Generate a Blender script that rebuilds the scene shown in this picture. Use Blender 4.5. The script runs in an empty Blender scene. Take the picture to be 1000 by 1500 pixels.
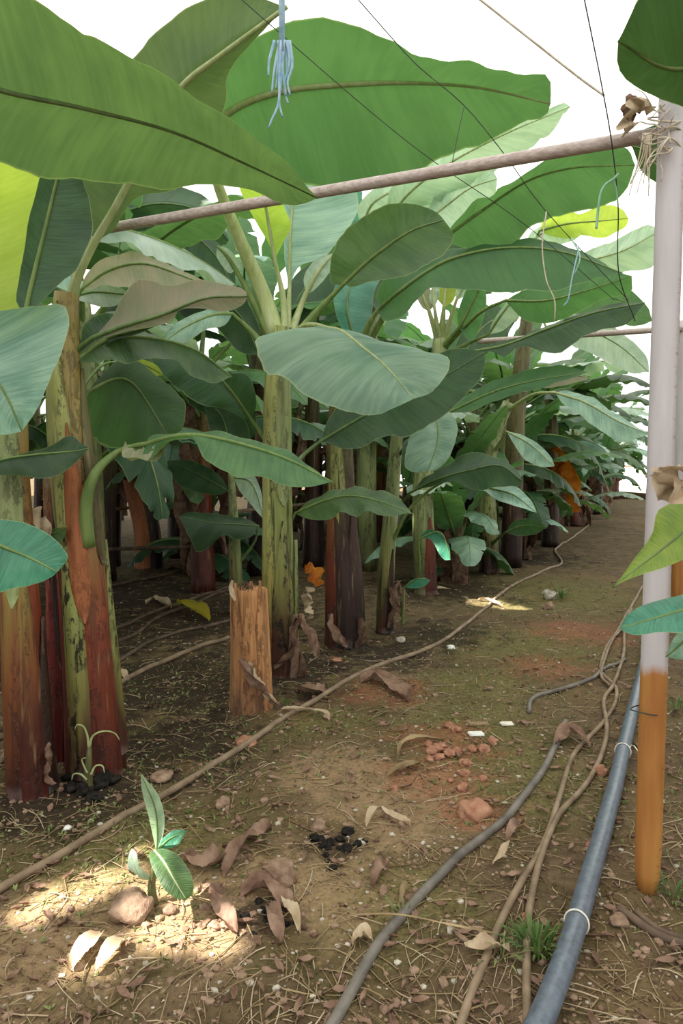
import bpy, math, random
import numpy as np
from mathutils import Vector, Matrix

random.seed(7)
rng = np.random.default_rng(11)
PI = math.pi
sc = bpy.context.scene
COL = sc.collection

# ------------------------------------------------------------------ camera
F = 1030.0            # focal length in pixels of the 1000 x 1500 frame
CAMZ = 1.5
PITCH = math.atan(82 / F)
cam = bpy.data.cameras.new('camera')
cam.sensor_fit = 'VERTICAL'
cam.sensor_height = 36.0
cam.lens = F / 1500.0 * 36.0
cam.clip_end = 300
camo = bpy.data.objects.new('camera', cam)
camo.location = (0, 0, CAMZ)
camo.rotation_euler = (PI / 2 - PITCH, 0, 0)
COL.objects.link(camo)
sc.camera = camo

# ------------------------------------------------------------------ light
sc.view_settings.view_transform = 'Standard'
sc.view_settings.look = 'None'
sc.view_settings.gamma = 1.0
sc.view_settings.use_curve_mapping = False
sc.view_settings.exposure = 0.5
world = bpy.data.worlds.new('world')
sc.world = world
world.use_nodes = True
world.node_tree.nodes['Background'].inputs[0].default_value = (0.95, 0.98, 1.0, 1)
world.node_tree.nodes['Background'].inputs[1].default_value = 0.9
SUN_DIR = Vector((-0.54, -0.196, 0.82)).normalized()      # towards the sun
sun = bpy.data.lights.new('sun', 'SUN')
sun.energy = 16.0
sun.color = (1.0, 0.955, 0.87)
sun.angle = math.radians(0.6)
suno = bpy.data.objects.new('sun', sun)
suno.rotation_euler = SUN_DIR.to_track_quat('Z', 'Y').to_euler()
suno.location = (-6, 3, 12)
COL.objects.link(suno)
sc.cycles.use_denoising = True
sc.cycles.max_bounces = 8
sc.cycles.diffuse_bounces = 5
sc.cycles.transmission_bounces = 6
sc.cycles.transparent_max_bounces = 8
sc.cycles.caustics_reflective = False
sc.cycles.caustics_refractive = False

# ------------------------------------------------------------------ helpers
def lin(h):
    h = h.lstrip('#')
    v = [int(h[i:i + 2], 16) / 255 for i in (0, 2, 4)]
    return tuple((c / 12.92 if c <= 0.04045 else ((c + 0.055) / 1.055) ** 2.4) for c in v) + (1.0,)

CP, SP = math.cos(PITCH), math.sin(PITCH)
def at(px, py, Y):
    """point of the place seen at a pixel, at distance Y in front of the viewer"""
    u, v = (px - 500) / F, (750 - py) / F
    t = Y / (v * SP + CP)
    return np.array((u * t, Y, CAMZ + t * (v * CP - SP)))

def vnoise(x, y, seed=0):
    x = np.asarray(x, float); y = np.asarray(y, float)
    xi, yi = np.floor(x), np.floor(y)
    fx, fy = x - xi, y - yi
    fx = fx * fx * (3 - 2 * fx); fy = fy * fy * (3 - 2 * fy)
    def h(a, b):
        s = np.sin(a * 127.1 + b * 311.7 + seed * 74.7) * 43758.5453
        return s - np.floor(s)
    return (h(xi, yi) * (1 - fx) + h(xi + 1, yi) * fx) * (1 - fy) + (h(xi, yi + 1) * (1 - fx) + h(xi + 1, yi + 1) * fx) * fy

def gz(x, y):
    z = (vnoise(x * 0.7, y * 0.7, 1) - 0.5) * 0.05
    z = z + (vnoise(x * 2.6, y * 2.6, 2) - 0.5) * 0.035
    z = z + (vnoise(x * 8, y * 8, 3) - 0.5) * 0.020
    z = z + (vnoise(x * 21, y * 21, 4) - 0.5) * 0.011
    return z

def ground(px, py):
    u, v = (px - 500) / F, (750 - py) / F
    d = np.array((u, v * SP + CP, v * CP - SP))
    z = 0.0
    for _ in range(6):
        t = (z - CAMZ) / d[2]
        p = d * t
        z = float(gz(p[0], p[1]))
    return np.array((p[0], p[1], z))

def cr(points, n, closed=False):
    """points resampled evenly along a Catmull-Rom curve"""
    P = np.array(points, float)
    if len(P) == 2:
        P = np.array([P[0], (P[0] + P[1]) / 2, P[1]])
    Q = np.vstack([2 * P[0] - P[1], P, 2 * P[-1] - P[-2]])
    out = []
    m = 14
    for i in range(1, len(Q) - 2):
        p0, p1, p2, p3 = Q[i - 1], Q[i], Q[i + 1], Q[i + 2]
        for k in range(m):
            t = k / m
            out.append(0.5 * ((2 * p1) + (-p0 + p2) * t + (2 * p0 - 5 * p1 + 4 * p2 - p3) * t * t + (-p0 + 3 * p1 - 3 * p2 + p3) * t ** 3))
    out.append(P[-1])
    out = np.array(out)
    s = np.concatenate([[0], np.cumsum(np.linalg.norm(np.diff(out, axis=0), axis=1))])
    s /= max(s[-1], 1e-9)
    tt = np.linspace(0, 1, n)
    return np.stack([np.interp(tt, s, out[:, k]) for k in range(out.shape[1])], axis=1)

def nrm(v):
    return v / np.maximum(np.linalg.norm(v, axis=-1, keepdims=True), 1e-9)

def mesh_data(name, V, Fc, mat, uv=None, smooth=True):
    me = bpy.data.meshes.new(name)
    me.from_pydata([tuple(map(float, v)) for v in V], [], [tuple(map(int, f)) for f in Fc])
    if uv is not None:
        lay = me.uv_layers.new(name='UVMap')
        li = np.zeros(len(me.loops), dtype=np.int32)
        me.loops.foreach_get('vertex_index', li)
        lay.data.foreach_set('uv', np.asarray(uv, dtype=np.float32)[li].ravel())
    if smooth:
        me.polygons.foreach_set('use_smooth', np.ones(len(me.polygons), dtype=bool))
    me.materials.append(mat)
    me.update()
    return me

def obj(name, me, parent=None, loc=(0, 0, 0), rot=None):
    o = bpy.data.objects.new(name, me)
    o.location = tuple(map(float, loc))
    if rot is not None:
        o.rotation_euler = rot
    if parent is not None:
        o.parent = parent
    COL.objects.link(o)
    return o

def tag(o, label, cat, group=None, kind=None):
    o['label'] = label; o['category'] = cat
    if group: o['group'] = group
    if kind: o['kind'] = kind
    return o

def empty(name, loc, label, cat, group=None, rotz=0.0):
    o = bpy.data.objects.new(name, None)
    o.empty_display_size = 0.1
    o.location = tuple(map(float, loc)); o.rotation_euler = (0, 0, rotz)
    COL.objects.link(o)
    return tag(o, label, cat, group)

def structure(name, me, label, cat):
    o = obj(name, me)
    return tag(o, label, cat, None, 'structure')

def tube(P, R, seg=10, cap=True, rough=0.0, ridges=0):
    """verts, faces, uv of a tapering tube along the points P"""
    P = np.asarray(P, float); n = len(P)
    R = np.broadcast_to(np.asarray(R, float), (n,))
    T = nrm(np.gradient(P, axis=0))
    ref = np.array((0, 0, 1.0)) if abs(T[0][2]) < 0.9 else np.array((1.0, 0, 0))
    A = nrm(np.cross(ref, T[0]))
    V, uv = [], []
    ang = np.linspace(0, 2 * PI, seg, endpoint=False)
    for i in range(n):
        A = A - T[i] * np.dot(A, T[i]); A = A / np.linalg.norm(A)
        B = np.cross(T[i], A)
        rr = R[i] * (1 + rough * (rng.random(seg) - 0.5))
        if ridges:
            rr = rr * (1 + 0.05 * np.sin(ang * ridges + i * 0.15))
        V.append(P[i] + np.outer(np.cos(ang) * rr, A) + np.outer(np.sin(ang) * rr, B))
        uv += [(a / (2 * PI), i / max(n - 1, 1)) for a in ang]
    V = np.vstack(V)
    Fc = []
    for i in range(n - 1):
        for k in range(seg):
            a = i * seg + k; b = i * seg + (k + 1) % seg
            Fc.append((a, b, b + seg, a + seg))
    if cap:
        Fc.append(tuple(range(seg - 1, -1, -1)))
        Fc.append(tuple(range((n - 1) * seg, n * seg)))
    return V, Fc, uv

class Bag:
    """collects shapes into one mesh"""
    def __init__(self): self.V = []; self.F = []; self.U = []; self.n = 0
    def add(self, V, Fc, uv=None):
        V = np.asarray(V)
        self.V.append(V)
        self.F += [tuple(i + self.n for i in f) for f in Fc]
        self.U += list(uv) if uv is not None else [(0, 0)] * len(V)
        self.n += len(V)
    def mesh(self, name, mat, smooth=True, off=(0, 0, 0)):
        return mesh_data(name, np.vstack(self.V) - np.asarray(off), self.F, mat, self.U, smooth)

# ------------------------------------------------------------------ materials
class NT:
    def __init__(self, name):
        self.m = bpy.data.materials.new(name); self.m.use_nodes = True
        self.t = self.m.node_tree; self.t.nodes.clear()
        self.out = self.t.nodes.new('ShaderNodeOutputMaterial')
    def n(self, typ, **kw):
        x = self.t.nodes.new('ShaderNode' + typ)
        for k, v in kw.items():
            if k.startswith('i_'):
                key = k[2:]
                x.inputs[int(key) if key.isdigit() else key.replace('_', ' ')].default_value = v
            else:
                setattr(x, k, v)
        return x
    def l(self, a, b): self.t.links.new(a, b)
    def math(self, op, a, b=None, clamp=False):
        x = self.t.nodes.new('ShaderNodeMath'); x.operation = op; x.use_clamp = clamp
        for i, v in enumerate((a, b)):
            if v is None: continue
            if isinstance(v, (int, float)): x.inputs[i].default_value = v
            else: self.l(v, x.inputs[i])
        return x.outputs[0]
    def mix(self, fac, a, b, mode='MIX'):
        x = self.t.nodes.new('ShaderNodeMix'); x.data_type = 'RGBA'; x.blend_type = mode
        for sock, v in ((x.inputs[0], fac), (x.inputs[6], a), (x.inputs[7], b)):
            if isinstance(v, (int, float)): sock.default_value = v
            elif isinstance(v, tuple): sock.default_value = v
            else: self.l(v, sock)
        return x.outputs[2]
    def ramp(self, v, a, b):
        x = self.n('MapRange'); x.clamp = True
        x.inputs[1].default_value = a; x.inputs[2].default_value = b
        self.l(v, x.inputs[0]); return x.outputs[0]
    def noise(self, vec, scale, detail=3, rough=0.55):
        x = self.n('TexNoise', i_Scale=scale, i_Detail=detail, i_Roughness=rough)
        if vec is not None: self.l(vec, x.inputs['Vector'])
        return x.outputs['Fac']
    def mapping(self, vec, scale):
        x = self.n('Mapping'); x.inputs['Scale'].default_value = scale
        self.l(vec, x.inputs['Vector']); return x.outputs[0]
    def bump(self, h, strength, dist):
        x = self.n('Bump', i_Strength=strength, i_Distance=dist); self.l(h, x.inputs['Height']); return x.outputs[0]
    def principled(self, col, rough=0.6, spec=0.4, normal=None, **kw):
        x = self.n('BsdfPrincipled')
        if isinstance(col, tuple): x.inputs['Base Color'].default_value = col
        else: self.l(col, x.inputs['Base Color'])
        if isinstance(rough, (int, float)): x.inputs['Roughness'].default_value = rough
        else: self.l(rough, x.inputs['Roughness'])
        x.inputs['Specular IOR Level'].default_value = spec
        if normal is not None: self.l(normal, x.inputs['Normal'])
        return x
    def done(self, sh):
        self.l(sh, self.out.inputs['Surface']); return self.m

def leaf_mat(name, c1, c2, tc, tw, rough=0.42, edge='#b9c48a', vein=70.0, spec=0.5, streak=1.0):
    N = NT(name)
    uv = N.n('UVMap').outputs[0]
    sx = N.n('SeparateXYZ'); N.l(uv, sx.inputs[0])
    au = N.math('MULTIPLY', N.math('ABSOLUTE', N.math('SUBTRACT', sx.outputs[0], 0.5)), 2.0)
    w = N.math('SUBTRACT', sx.outputs[1], N.math('MULTIPLY', au, 0.06))
    cb = N.n('CombineXYZ')
    N.l(N.math('MULTIPLY', w, vein), cb.inputs[0]); N.l(N.math('MULTIPLY', sx.outputs[0], 2.2), cb.inputs[1])
    oi = N.n('ObjectInfo')
    N.l(N.math('MULTIPLY', oi.outputs['Random'], 37.0), cb.inputs[2])
    fine = N.noise(cb.outputs[0], 1.0, 2)
    cb2 = N.n('CombineXYZ')
    N.l(N.math('MULTIPLY', w, 9.0), cb2.inputs[0]); N.l(N.math('MULTIPLY', sx.outputs[0], 2.0), cb2.inputs[1])
    N.l(N.math('MULTIPLY', oi.outputs['Random'], 21.0), cb2.inputs[2])
    broad = N.noise(cb2.outputs[0], 1.0, 3)
    f = N.math('ADD', N.math('MULTIPLY', N.math('SUBTRACT', fine, 0.5), 1.5 * streak), N.ramp(broad, 0.32, 0.68), clamp=True)
    col = N.mix(f, lin(c1), lin(c2))
    hs = N.n('HueSaturation'); N.l(col, hs.inputs['Color'])
    N.l(N.math('ADD', N.math('MULTIPLY', oi.outputs['Random'], 0.035), 0.482), hs.inputs['Hue'])
    N.l(N.math('ADD', N.math('MULTIPLY', oi.outputs['Random'], 0.45), 0.78), hs.inputs['Value'])
    col = hs.outputs[0]
    rim = N.ramp(au, 0.972, 0.992)
    col = N.mix(N.math('MULTIPLY', rim, 0.45), col, lin(edge))
    b = N.bump(N.math('ADD', fine, N.math('MULTIPLY', broad, 1.5)), 0.55, 0.006)
    p = N.principled(col, rough, spec, b)
    tr = N.n('BsdfTranslucent')
    N.l(N.mix(0.6, lin(tc), N.mix(1.0, col, (1.35, 1.5, 1.0, 1), 'MULTIPLY')), tr.inputs[0])
    N.l(b, tr.inputs['Normal'])
    mx = N.n('MixShader', i_0=tw); N.l(p.outputs[0], mx.inputs[1]); N.l(tr.outputs[0], mx.inputs[2])
    return N.done(mx.outputs[0])

M = {}
M['leaf'] = leaf_mat('banana_leaf', '#446a44', '#628655', '#7d9c4a', 0.38)
M['leaf_blue'] = leaf_mat('banana_leaf_waxy', '#6c9480', '#98b9a0', '#94b27a', 0.26, 0.38, spec=0.6)
M['leaf_teal'] = leaf_mat('banana_leaf_teal', '#2f6f55', '#46886a', '#6fa870', 0.25, 0.35, vein=45)
M['leaf_dark'] = leaf_mat('banana_leaf_dark', '#2b4a31', '#3c5e3a', '#64883a', 0.32, 0.45)
M['leaf_under'] = leaf_mat('banana_leaf_matte', '#566f4a', '#6c8556', '#7d9a4a', 0.36, 0.55, spec=0.3)
M['leaf_back'] = leaf_mat('banana_leaf_thin', '#446844', '#547a50', '#6f9c4c', 0.52, 0.5)
M['leaf_young_backlit'] = leaf_mat('banana_leaf_young_backlit', '#9fb84a', '#b7c95f', '#d8e04a', 0.66, 0.45)  # young leaves, and backlit ones whose glow is put into the colour
M['leaf_yellowing'] = leaf_mat('banana_leaf_yellowing', '#6f8a38', '#8fa046', '#b5bd45', 0.4, 0.5)
M['leaf_faded'] = leaf_mat('banana_leaf_faded', '#8a8f72', '#a39a80', '#9aa65a', 0.3, 0.6, spec=0.25)
M['leaf_pale'] = leaf_mat('banana_leaf_pale', '#9ab3a0', '#bccfbc', '#b5cf9a', 0.40, 0.34, spec=0.6)

def rib_mat(name, a, b):
    N = NT(name)
    tc = N.n('TexCoord').outputs['Object']
    f = N.noise(N.mapping(tc, (30, 30, 4)), 1.0, 3)
    col = N.mix(N.ramp(f, 0.35, 0.7), lin(a), lin(b))
    p = N.principled(col, 0.45, 0.45, N.bump(f, 0.2, 0.004))
    tr = N.n('BsdfTranslucent'); N.l(col, tr.inputs[0])
    mx = N.n('MixShader', i_0=0.3); N.l(p.outputs[0], mx.inputs[1]); N.l(tr.outputs[0], mx.inputs[2])
    return N.done(mx.outputs[0])
M['rib'] = rib_mat('leaf_stalk_green', '#74904f', '#94a862')
M['rib_pale'] = rib_mat('leaf_stalk_pale', '#a9b878', '#cdd2a0')
M['rib_leaf'] = rib_mat('leaf_stalk_matte', '#6a8350', '#84995f')
M['rib_bright'] = rib_mat('leaf_stalk_bright', '#b2c27c', '#d0d8a4')
M['rib_dark'] = rib_mat('leaf_stalk_dark', '#5d7a44', '#7b9556')

def stem_mat(name, lo, mid, hi, z0, z1, blot=0.5, fib=0.6, rough=0.42, dark='#140d09'):
    """banana pseudostem: colour runs up the sheaths, dark dried blotches, long fibres"""
    N = NT(name)
    tc = N.n('TexCoord').outputs['Object']
    oi = N.n('ObjectInfo')
    cbr = N.n('CombineXYZ'); N.l(N.math('MULTIPLY', oi.outputs['Random'], 17.0), cbr.inputs[2])
    va = N.n('VectorMath', operation='ADD'); N.l(tc, va.inputs[0]); N.l(cbr.outputs[0], va.inputs[1])
    v = va.outputs[0]
    sx = N.n('SeparateXYZ'); N.l(tc, sx.inputs[0])
    fibre = N.noise(N.mapping(v, (38, 38, 1.6)), 1.0, 4)
    wob = N.math('MULTIPLY', N.math('SUBTRACT', N.noise(N.mapping(v, (7, 7, 1.2)), 1.0, 2), 0.5), 1.1)
    z = N.math('ADD', sx.outputs[2], wob)
    c = N.mix(N.ramp(z, z0, (z0 + z1) / 2), lin(lo), lin(mid))
    c = N.mix(N.ramp(z, (z0 + z1) / 2, z1), c, lin(hi))
    c = N.mix(N.math('MULTIPLY', N.ramp(fibre, 0.42, 0.72), fib), c, N.mix(1.0, c, (0.45, 0.40, 0.38, 1), 'MULTIPLY'))
    bl = N.noise(N.mapping(v, (34, 34, 13)), 1.0, 4, 0.75)
    big = N.noise(N.mapping(v, (10, 10, 2.2)), 1.0, 2)
    m = N.math('MULTIPLY', N.ramp(bl, 0.50, 0.55), N.ramp(big, 0.44, 0.54))
    crack = N.ramp(N.noise(N.mapping(v, (26, 26, 0.9)), 1.0, 3, 0.6), 0.60, 0.66)
    m = N.math('MAXIMUM', m, N.math('MULTIPLY', crack, 0.8))
    c = N.mix(N.math('MULTIPLY', m, blot), c, lin(dark))
    pale = N.ramp(N.noise(N.mapping(v, (30, 30, 2.5)), 1.0, 3, 0.6), 0.60, 0.72)
    c = N.mix(N.math('MULTIPLY', pale, 0.35), c, lin('#b59a6a'))
    p = N.principled(c, rough, 0.45, N.bump(N.math('ADD', fibre, N.math('MULTIPLY', m, -0.6)), 0.6, 0.01))
    return N.done(p.outputs[0])
M['stem_red'] = stem_mat('stem_red_brown', '#4a1d13', '#80391f', '#968445', 0.0, 1.7, 0.5)
M['stem_crimson'] = stem_mat('stem_crimson', '#4f1613', '#7d271e', '#857038', 0.0, 1.6, 0.4)
M['stem_green'] = stem_mat('stem_green_spotted', '#472719', '#7d7a40', '#8b9452', 0.15, 0.95, 0.95)
M['stem_yellow'] = stem_mat('stem_yellow_green', '#6a4426', '#a0924c', '#a4a862', 0.2, 1.2, 0.6)
M['stem_rust'] = stem_mat('stem_rust', '#4a2015', '#7d4a28', '#9c9a4c', 0.25, 1.25, 0.5)
M['stem_dark'] = stem_mat('stem_dark', '#241310', '#43261b', '#6a653a', 0.1, 1.7, 0.5)
M['stem_pale'] = stem_mat('stem_pale_green', '#5c5636', '#76804c', '#94a068', 0.0, 1.0, 0.5)
M['stump'] = stem_mat('stump_fibre', '#8a6448', '#b27e50', '#c48e5c', 0.0, 0.5, 0.55, 0.9, 0.8, '#3a2012')
M['stem_orange'] = stem_mat('stem_orange', '#a8653a', '#b06a40', '#a06036', 0.1, 1.2, 0.3, 0.6, 0.6)

def plain(name, a, b, scale=20.0, rough=0.7, spec=0.3, bs=0.3, bd=0.005, stretch=(1, 1, 1), thr=(0.35, 0.65), trans=None):
    N = NT(name)
    tc = N.n('TexCoord').outputs['Object']
    f = N.noise(N.mapping(tc, stretch), scale, 4, 0.6)
    col = N.mix(N.ramp(f, *thr), lin(a), lin(b))
    p = N.principled(col, rough, spec, N.bump(f, bs, bd))
    if trans:
        tr = N.n('BsdfTranslucent'); N.l(col, tr.inputs[0])
        mx = N.n('MixShader', i_0=trans); N.l(p.outputs[0], mx.inputs[1]); N.l(tr.outputs[0], mx.inputs[2])
        return N.done(mx.outputs[0])
    return N.done(p.outputs[0])
M['dry'] = plain('dry_leaf', '#6d5142', '#a08370', 14, 0.8, 0.2, trans=0.15)
M['dry_dark'] = plain('dry_leaf_dark', '#4d382c', '#7d6250', 14, 0.8, 0.2)
M['dry_pale'] = plain('dry_leaf_pale', '#b59c80', '#d0bda0', 14, 0.75, 0.2, trans=0.15)
M['dry_orange'] = plain('dry_leaf_orange', '#a85a18', '#cf8428', 9, 0.7, 0.25, trans=0.35)
M['yellow_leaf'] = plain('yellow_leaf', '#c8a428', '#a9a63a', 6, 0.6, 0.3, trans=0.3)
M['clod'] = plain('soil_clod', '#7a6050', '#a58c76', 18, 0.95, 0.1, 0.9, 0.02)
M['clod_red'] = plain('soil_clod_red', '#946450', '#b58a70', 16, 0.95, 0.1, 0.9, 0.02)
M['pebble'] = plain('pebble', '#8c8274', '#c9c0b0', 30, 0.9, 0.2, 0.5, 0.01)
M['white_bit'] = plain('white_plastic_bit', '#d8d8d0', '#f0f0ea', 20, 0.5, 0.4)
M['straw'] = plain('straw', '#6f5c42', '#ab9570', 5, 0.85, 0.2)
M['weed'] = plain('weed_green', '#4c6a33', '#72894a', 5, 0.6, 0.3, trans=0.25)
M['moss'] = plain('moss_green', '#59623a', '#8b9460', 9, 0.9, 0.1)
M['hose_tan'] = plain('hose_tan', '#6f5c48', '#97826a', 9, 0.6, 0.35, 0.25, 0.003)
M['hose_grey'] = plain('hose_grey', '#57504a', '#7d756c', 9, 0.55, 0.4, 0.25, 0.003)
M['hose_dark'] = plain('hose_dark', '#4a3b30', '#6f5c4c', 9, 0.7, 0.3, 0.25, 0.003)
M['pipe_blue'] = plain('pipe_blue_grey', '#535b66', '#6a7480', 40, 0.34, 0.55, 0.08, 0.001)
M['tie'] = plain('tie_white', '#d5cfc2', '#efe9dc', 30, 0.7, 0.3)
M['wire'] = plain('wire_dark', '#2c332f', '#454c44', 20, 0.6, 0.4)
M['blue_rope'] = plain('rope_pale_blue', '#8fb6cf', '#c3dcea', 30, 0.7, 0.3, trans=0.2)
M['teal_rope'] = plain('ribbon_teal', '#3f98a0', '#66bcc0', 20, 0.5, 0.4, trans=0.2)
M['green_rope'] = plain('ribbon_pale_green', '#93c9a6', '#b6dfc2', 20, 0.5, 0.4, trans=0.25)
M['fray'] = plain('frayed_cord', '#b8a892', '#e0d6c4', 20, 0.85, 0.2)
M['bar'] = plain('bar_wood', '#a8958e', '#cbbdb6', 8, 0.55, 0.4, 0.3, 0.003, (1, 12, 12))
M['curb'] = plain('curb_dark', '#3a2a20', '#5a4434', 8, 0.9, 0.1)
M['yard'] = plain('pale_yard', '#e2ddd0', '#f0ece2', 2, 0.9, 0.1)
M['ash'] = plain('charred_soil', '#171615', '#34302c', 25, 0.95, 0.1, 0.9, 0.02)

def post_mat():
    N = NT('post_whitewashed')
    tc = N.n('TexCoord').outputs['Object']
    sx = N.n('SeparateXYZ'); N.l(tc, sx.inputs[0])
    f = N.noise(N.mapping(tc, (14, 14, 2)), 1.0, 4)
    sp = N.noise(N.mapping(tc, (34, 34, 70)), 1.0, 3, 0.7)
    z = N.math('ADD', sx.outputs[2], N.math('MULTIPLY', N.math('SUBTRACT', f, 0.5), 0.10))
    wood = N.mix(N.ramp(f, 0.35, 0.7), lin('#a46a36'), lin('#bf8a4a'))
    paint = N.mix(N.ramp(f, 0.3, 0.7), lin('#b9b0b2'), lin('#cfc8ca'))
    c = N.mix(N.ramp(z, 0.77, 0.81), wood, paint)
    # brown-grey right side, and rusty flecks on it
    side = N.ramp(N.math('ADD', N.math('MULTIPLY', sx.outputs[0], 1.0), N.math('MULTIPLY', N.math('SUBTRACT', f, 0.5), 0.03)), 0.008, 0.03)
    fl = N.math('MULTIPLY', N.ramp(sp, 0.56, 0.64), side)
    side_col = N.mix(N.ramp(f, 0.4, 0.6), lin('#8f8078'), lin('#a59488'))
    c = N.mix(N.math('MULTIPLY', side, N.math('MULTIPLY', N.ramp(z, 0.78, 0.84), 0.75)), c, side_col)
    c = N.mix(N.math('MULTIPLY', fl, 0.7), c, lin('#5e3420'))
    p = N.principled(c, 0.55, 0.35, N.bump(f, 0.15, 0.004))
    return N.done(p.outputs[0])
M['post'] = post_mat()

def film_mat():
    N = NT('greenhouse_film')
    tr = N.n('BsdfTranslucent'); tr.inputs[0].default_value = (0.36, 0.373, 0.378, 1)
    df = N.n('BsdfDiffuse'); df.inputs[0].default_value = (0.8, 0.8, 0.8, 1)
    mx = N.n('MixShader', i_0=0.28); N.l(tr.outputs[0], mx.inputs[1]); N.l(df.outputs[0], mx.inputs[2])
    return N.done(mx.outputs[0])
M['film'] = film_mat()

# soil patches of differing colour: (x, y, radius)
RED = [(ground(655, 1085), 0.30), (ground(640, 1140), 0.26), (ground(560, 1010), 0.30), (ground(690, 1190), 0.2), (ground(850, 925), 0.45), (ground(800, 980), 0.3)]
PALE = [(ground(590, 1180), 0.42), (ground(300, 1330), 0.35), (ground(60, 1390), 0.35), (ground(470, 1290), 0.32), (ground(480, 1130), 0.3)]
DARK = [(ground(490, 1240), 0.13), (ground(390, 1345), 0.12), (ground(250, 1000), 0.9), (ground(640, 930), 0.5), (ground(100, 1170), 0.4), (ground(560, 960), 0.5), (ground(430, 985), 0.5), (ground(300, 900), 1.2), (ground(250, 1090), 0.5), (ground(200, 870), 1.4), (ground(640, 860), 0.9), (ground(740, 815), 1.2), (ground(60, 950), 1.2)]  # charred spots, plus shade under the row plants painted into the soil
MOSS = [(ground(760, 950), 0.7), (ground(800, 870), 1.2), (ground(690, 1060), 0.5), (ground(200, 1250), 0.45), (ground(720, 1130), 0.5), (ground(560, 1310), 0.3), (ground(480, 1060), 0.3), (ground(700, 1000), 0.4)]
def soil_mat():
    N = NT('plantation_soil')
    pos = N.n('NewGeometry').outputs['Position']
    n1 = N.noise(pos, 1.7, 5, 0.6); n2 = N.noise(pos, 9.0, 5, 0.65); n3 = N.noise(pos, 55.0, 4, 0.7); n4 = N.noise(pos, 3.4, 4, 0.6)
    c = N.mix(N.ramp(n2, 0.32, 0.68), lin('#463729'), lin('#76634a'))
    c = N.mix(N.math('MULTIPLY', N.ramp(n4, 0.46, 0.62), 0.7), c, lin('#5c5432'))
    c = N.mix(N.math('MULTIPLY', N.ramp(n1, 0.52, 0.66), 0.55), c, lin('#7f6548'))
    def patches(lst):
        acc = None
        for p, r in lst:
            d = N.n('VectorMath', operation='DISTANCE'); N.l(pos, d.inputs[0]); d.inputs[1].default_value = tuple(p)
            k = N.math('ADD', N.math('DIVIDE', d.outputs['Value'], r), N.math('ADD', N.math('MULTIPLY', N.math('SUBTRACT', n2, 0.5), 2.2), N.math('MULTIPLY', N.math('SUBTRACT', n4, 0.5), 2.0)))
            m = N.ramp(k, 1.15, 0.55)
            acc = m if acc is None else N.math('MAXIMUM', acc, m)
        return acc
    c = N.mix(N.math('MULTIPLY', patches(MOSS), 0.55), c, N.mix(N.ramp(n3, 0.4, 0.6), lin('#5d5a30'), lin('#7f7a44')))
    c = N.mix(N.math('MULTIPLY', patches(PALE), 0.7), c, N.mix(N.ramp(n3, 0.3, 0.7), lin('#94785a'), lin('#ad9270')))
    c = N.mix(N.math('MULTIPLY', patches(RED), 0.6), c, N.mix(N.ramp(n3, 0.3, 0.7), lin('#7d4a35'), lin('#a06a4e')))
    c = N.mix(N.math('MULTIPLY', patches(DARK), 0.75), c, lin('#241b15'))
    c = N.mix(N.math('MULTIPLY', N.ramp(n3, 0.60, 0.68), 0.5), c, lin('#b09a7c'))
    c = N.mix(N.math('MULTIPLY', N.ramp(n3, 0.42, 0.34), 0.7), c, lin('#2e241b'))
    h = N.math('ADD', n2, N.math('MULTIPLY', n3, 0.5))
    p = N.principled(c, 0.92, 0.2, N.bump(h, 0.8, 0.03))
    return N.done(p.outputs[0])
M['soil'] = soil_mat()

# ------------------------------------------------------------------ the setting
def axis(parts):
    out = []
    for a, b, s in parts:
        out += list(np.arange(a, b, s))
    out.append(parts[-1][1])
    return np.array(out)
gx = axis([(-30, -6, 1.0), (-6, -2.6, 0.12), (-2.6, 3.6, 0.028), (3.6, 9, 0.12), (9, 45, 1.0)])
gy = axis([(-12, 0, 0.6), (0, 1.3, 0.1), (1.3, 6.6, 0.028), (6.6, 14, 0.09), (14, 32, 0.5), (32, 110, 3.0)])
X, Y = np.meshgrid(gx, gy)
Z = gz(X, Y)
V = np.stack([X.ravel(), Y.ravel(), Z.ravel()], 1)
nx, ny = len(gx), len(gy)
idx = np.arange(nx * ny).reshape(ny, nx)
FA = np.stack([idx[:-1, :-1].ravel(), idx[:-1, 1:].ravel(), idx[1:, 1:].ravel(), idx[1:, :-1].ravel()], 1)
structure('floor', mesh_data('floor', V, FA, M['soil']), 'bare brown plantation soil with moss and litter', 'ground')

# greenhouse roof film with added holes, shaped so the sun casts set flecks
ROOFZ = 6.4
def roof_hit(p):
    t = (ROOFZ - p[2]) / SUN_DIR.z
    return (p[0] + SUN_DIR.x * t, p[1] + SUN_DIR.y * t)
HOLES = []
for p, rx, ry in [(ground(*q[:2]), q[2], q[3]) for q in ((50, 1335, 0.09, 0.05), (105, 1312, 0.11, 0.06), (160, 1288, 0.11, 0.07), (205, 1250, 0.05, 0.05),
        (285, 1318, 0.08, 0.09), (250, 1368, 0.14, 0.09), (325, 1375, 0.08, 0.10), (140, 1405, 0.09, 0.10), (225, 1305, 0.08, 0.06), (688, 879, 0.16, 0.14), (716, 885, 0.20, 0.20), (748, 892, 0.18, 0.16), (845, 777, 0.2, 0.2))] + [
        (at(640, 835, 7.9), 0.14, 0.14)]:
    h = roof_hit(p); HOLES.append((h[0], h[1], rx, ry))
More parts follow.
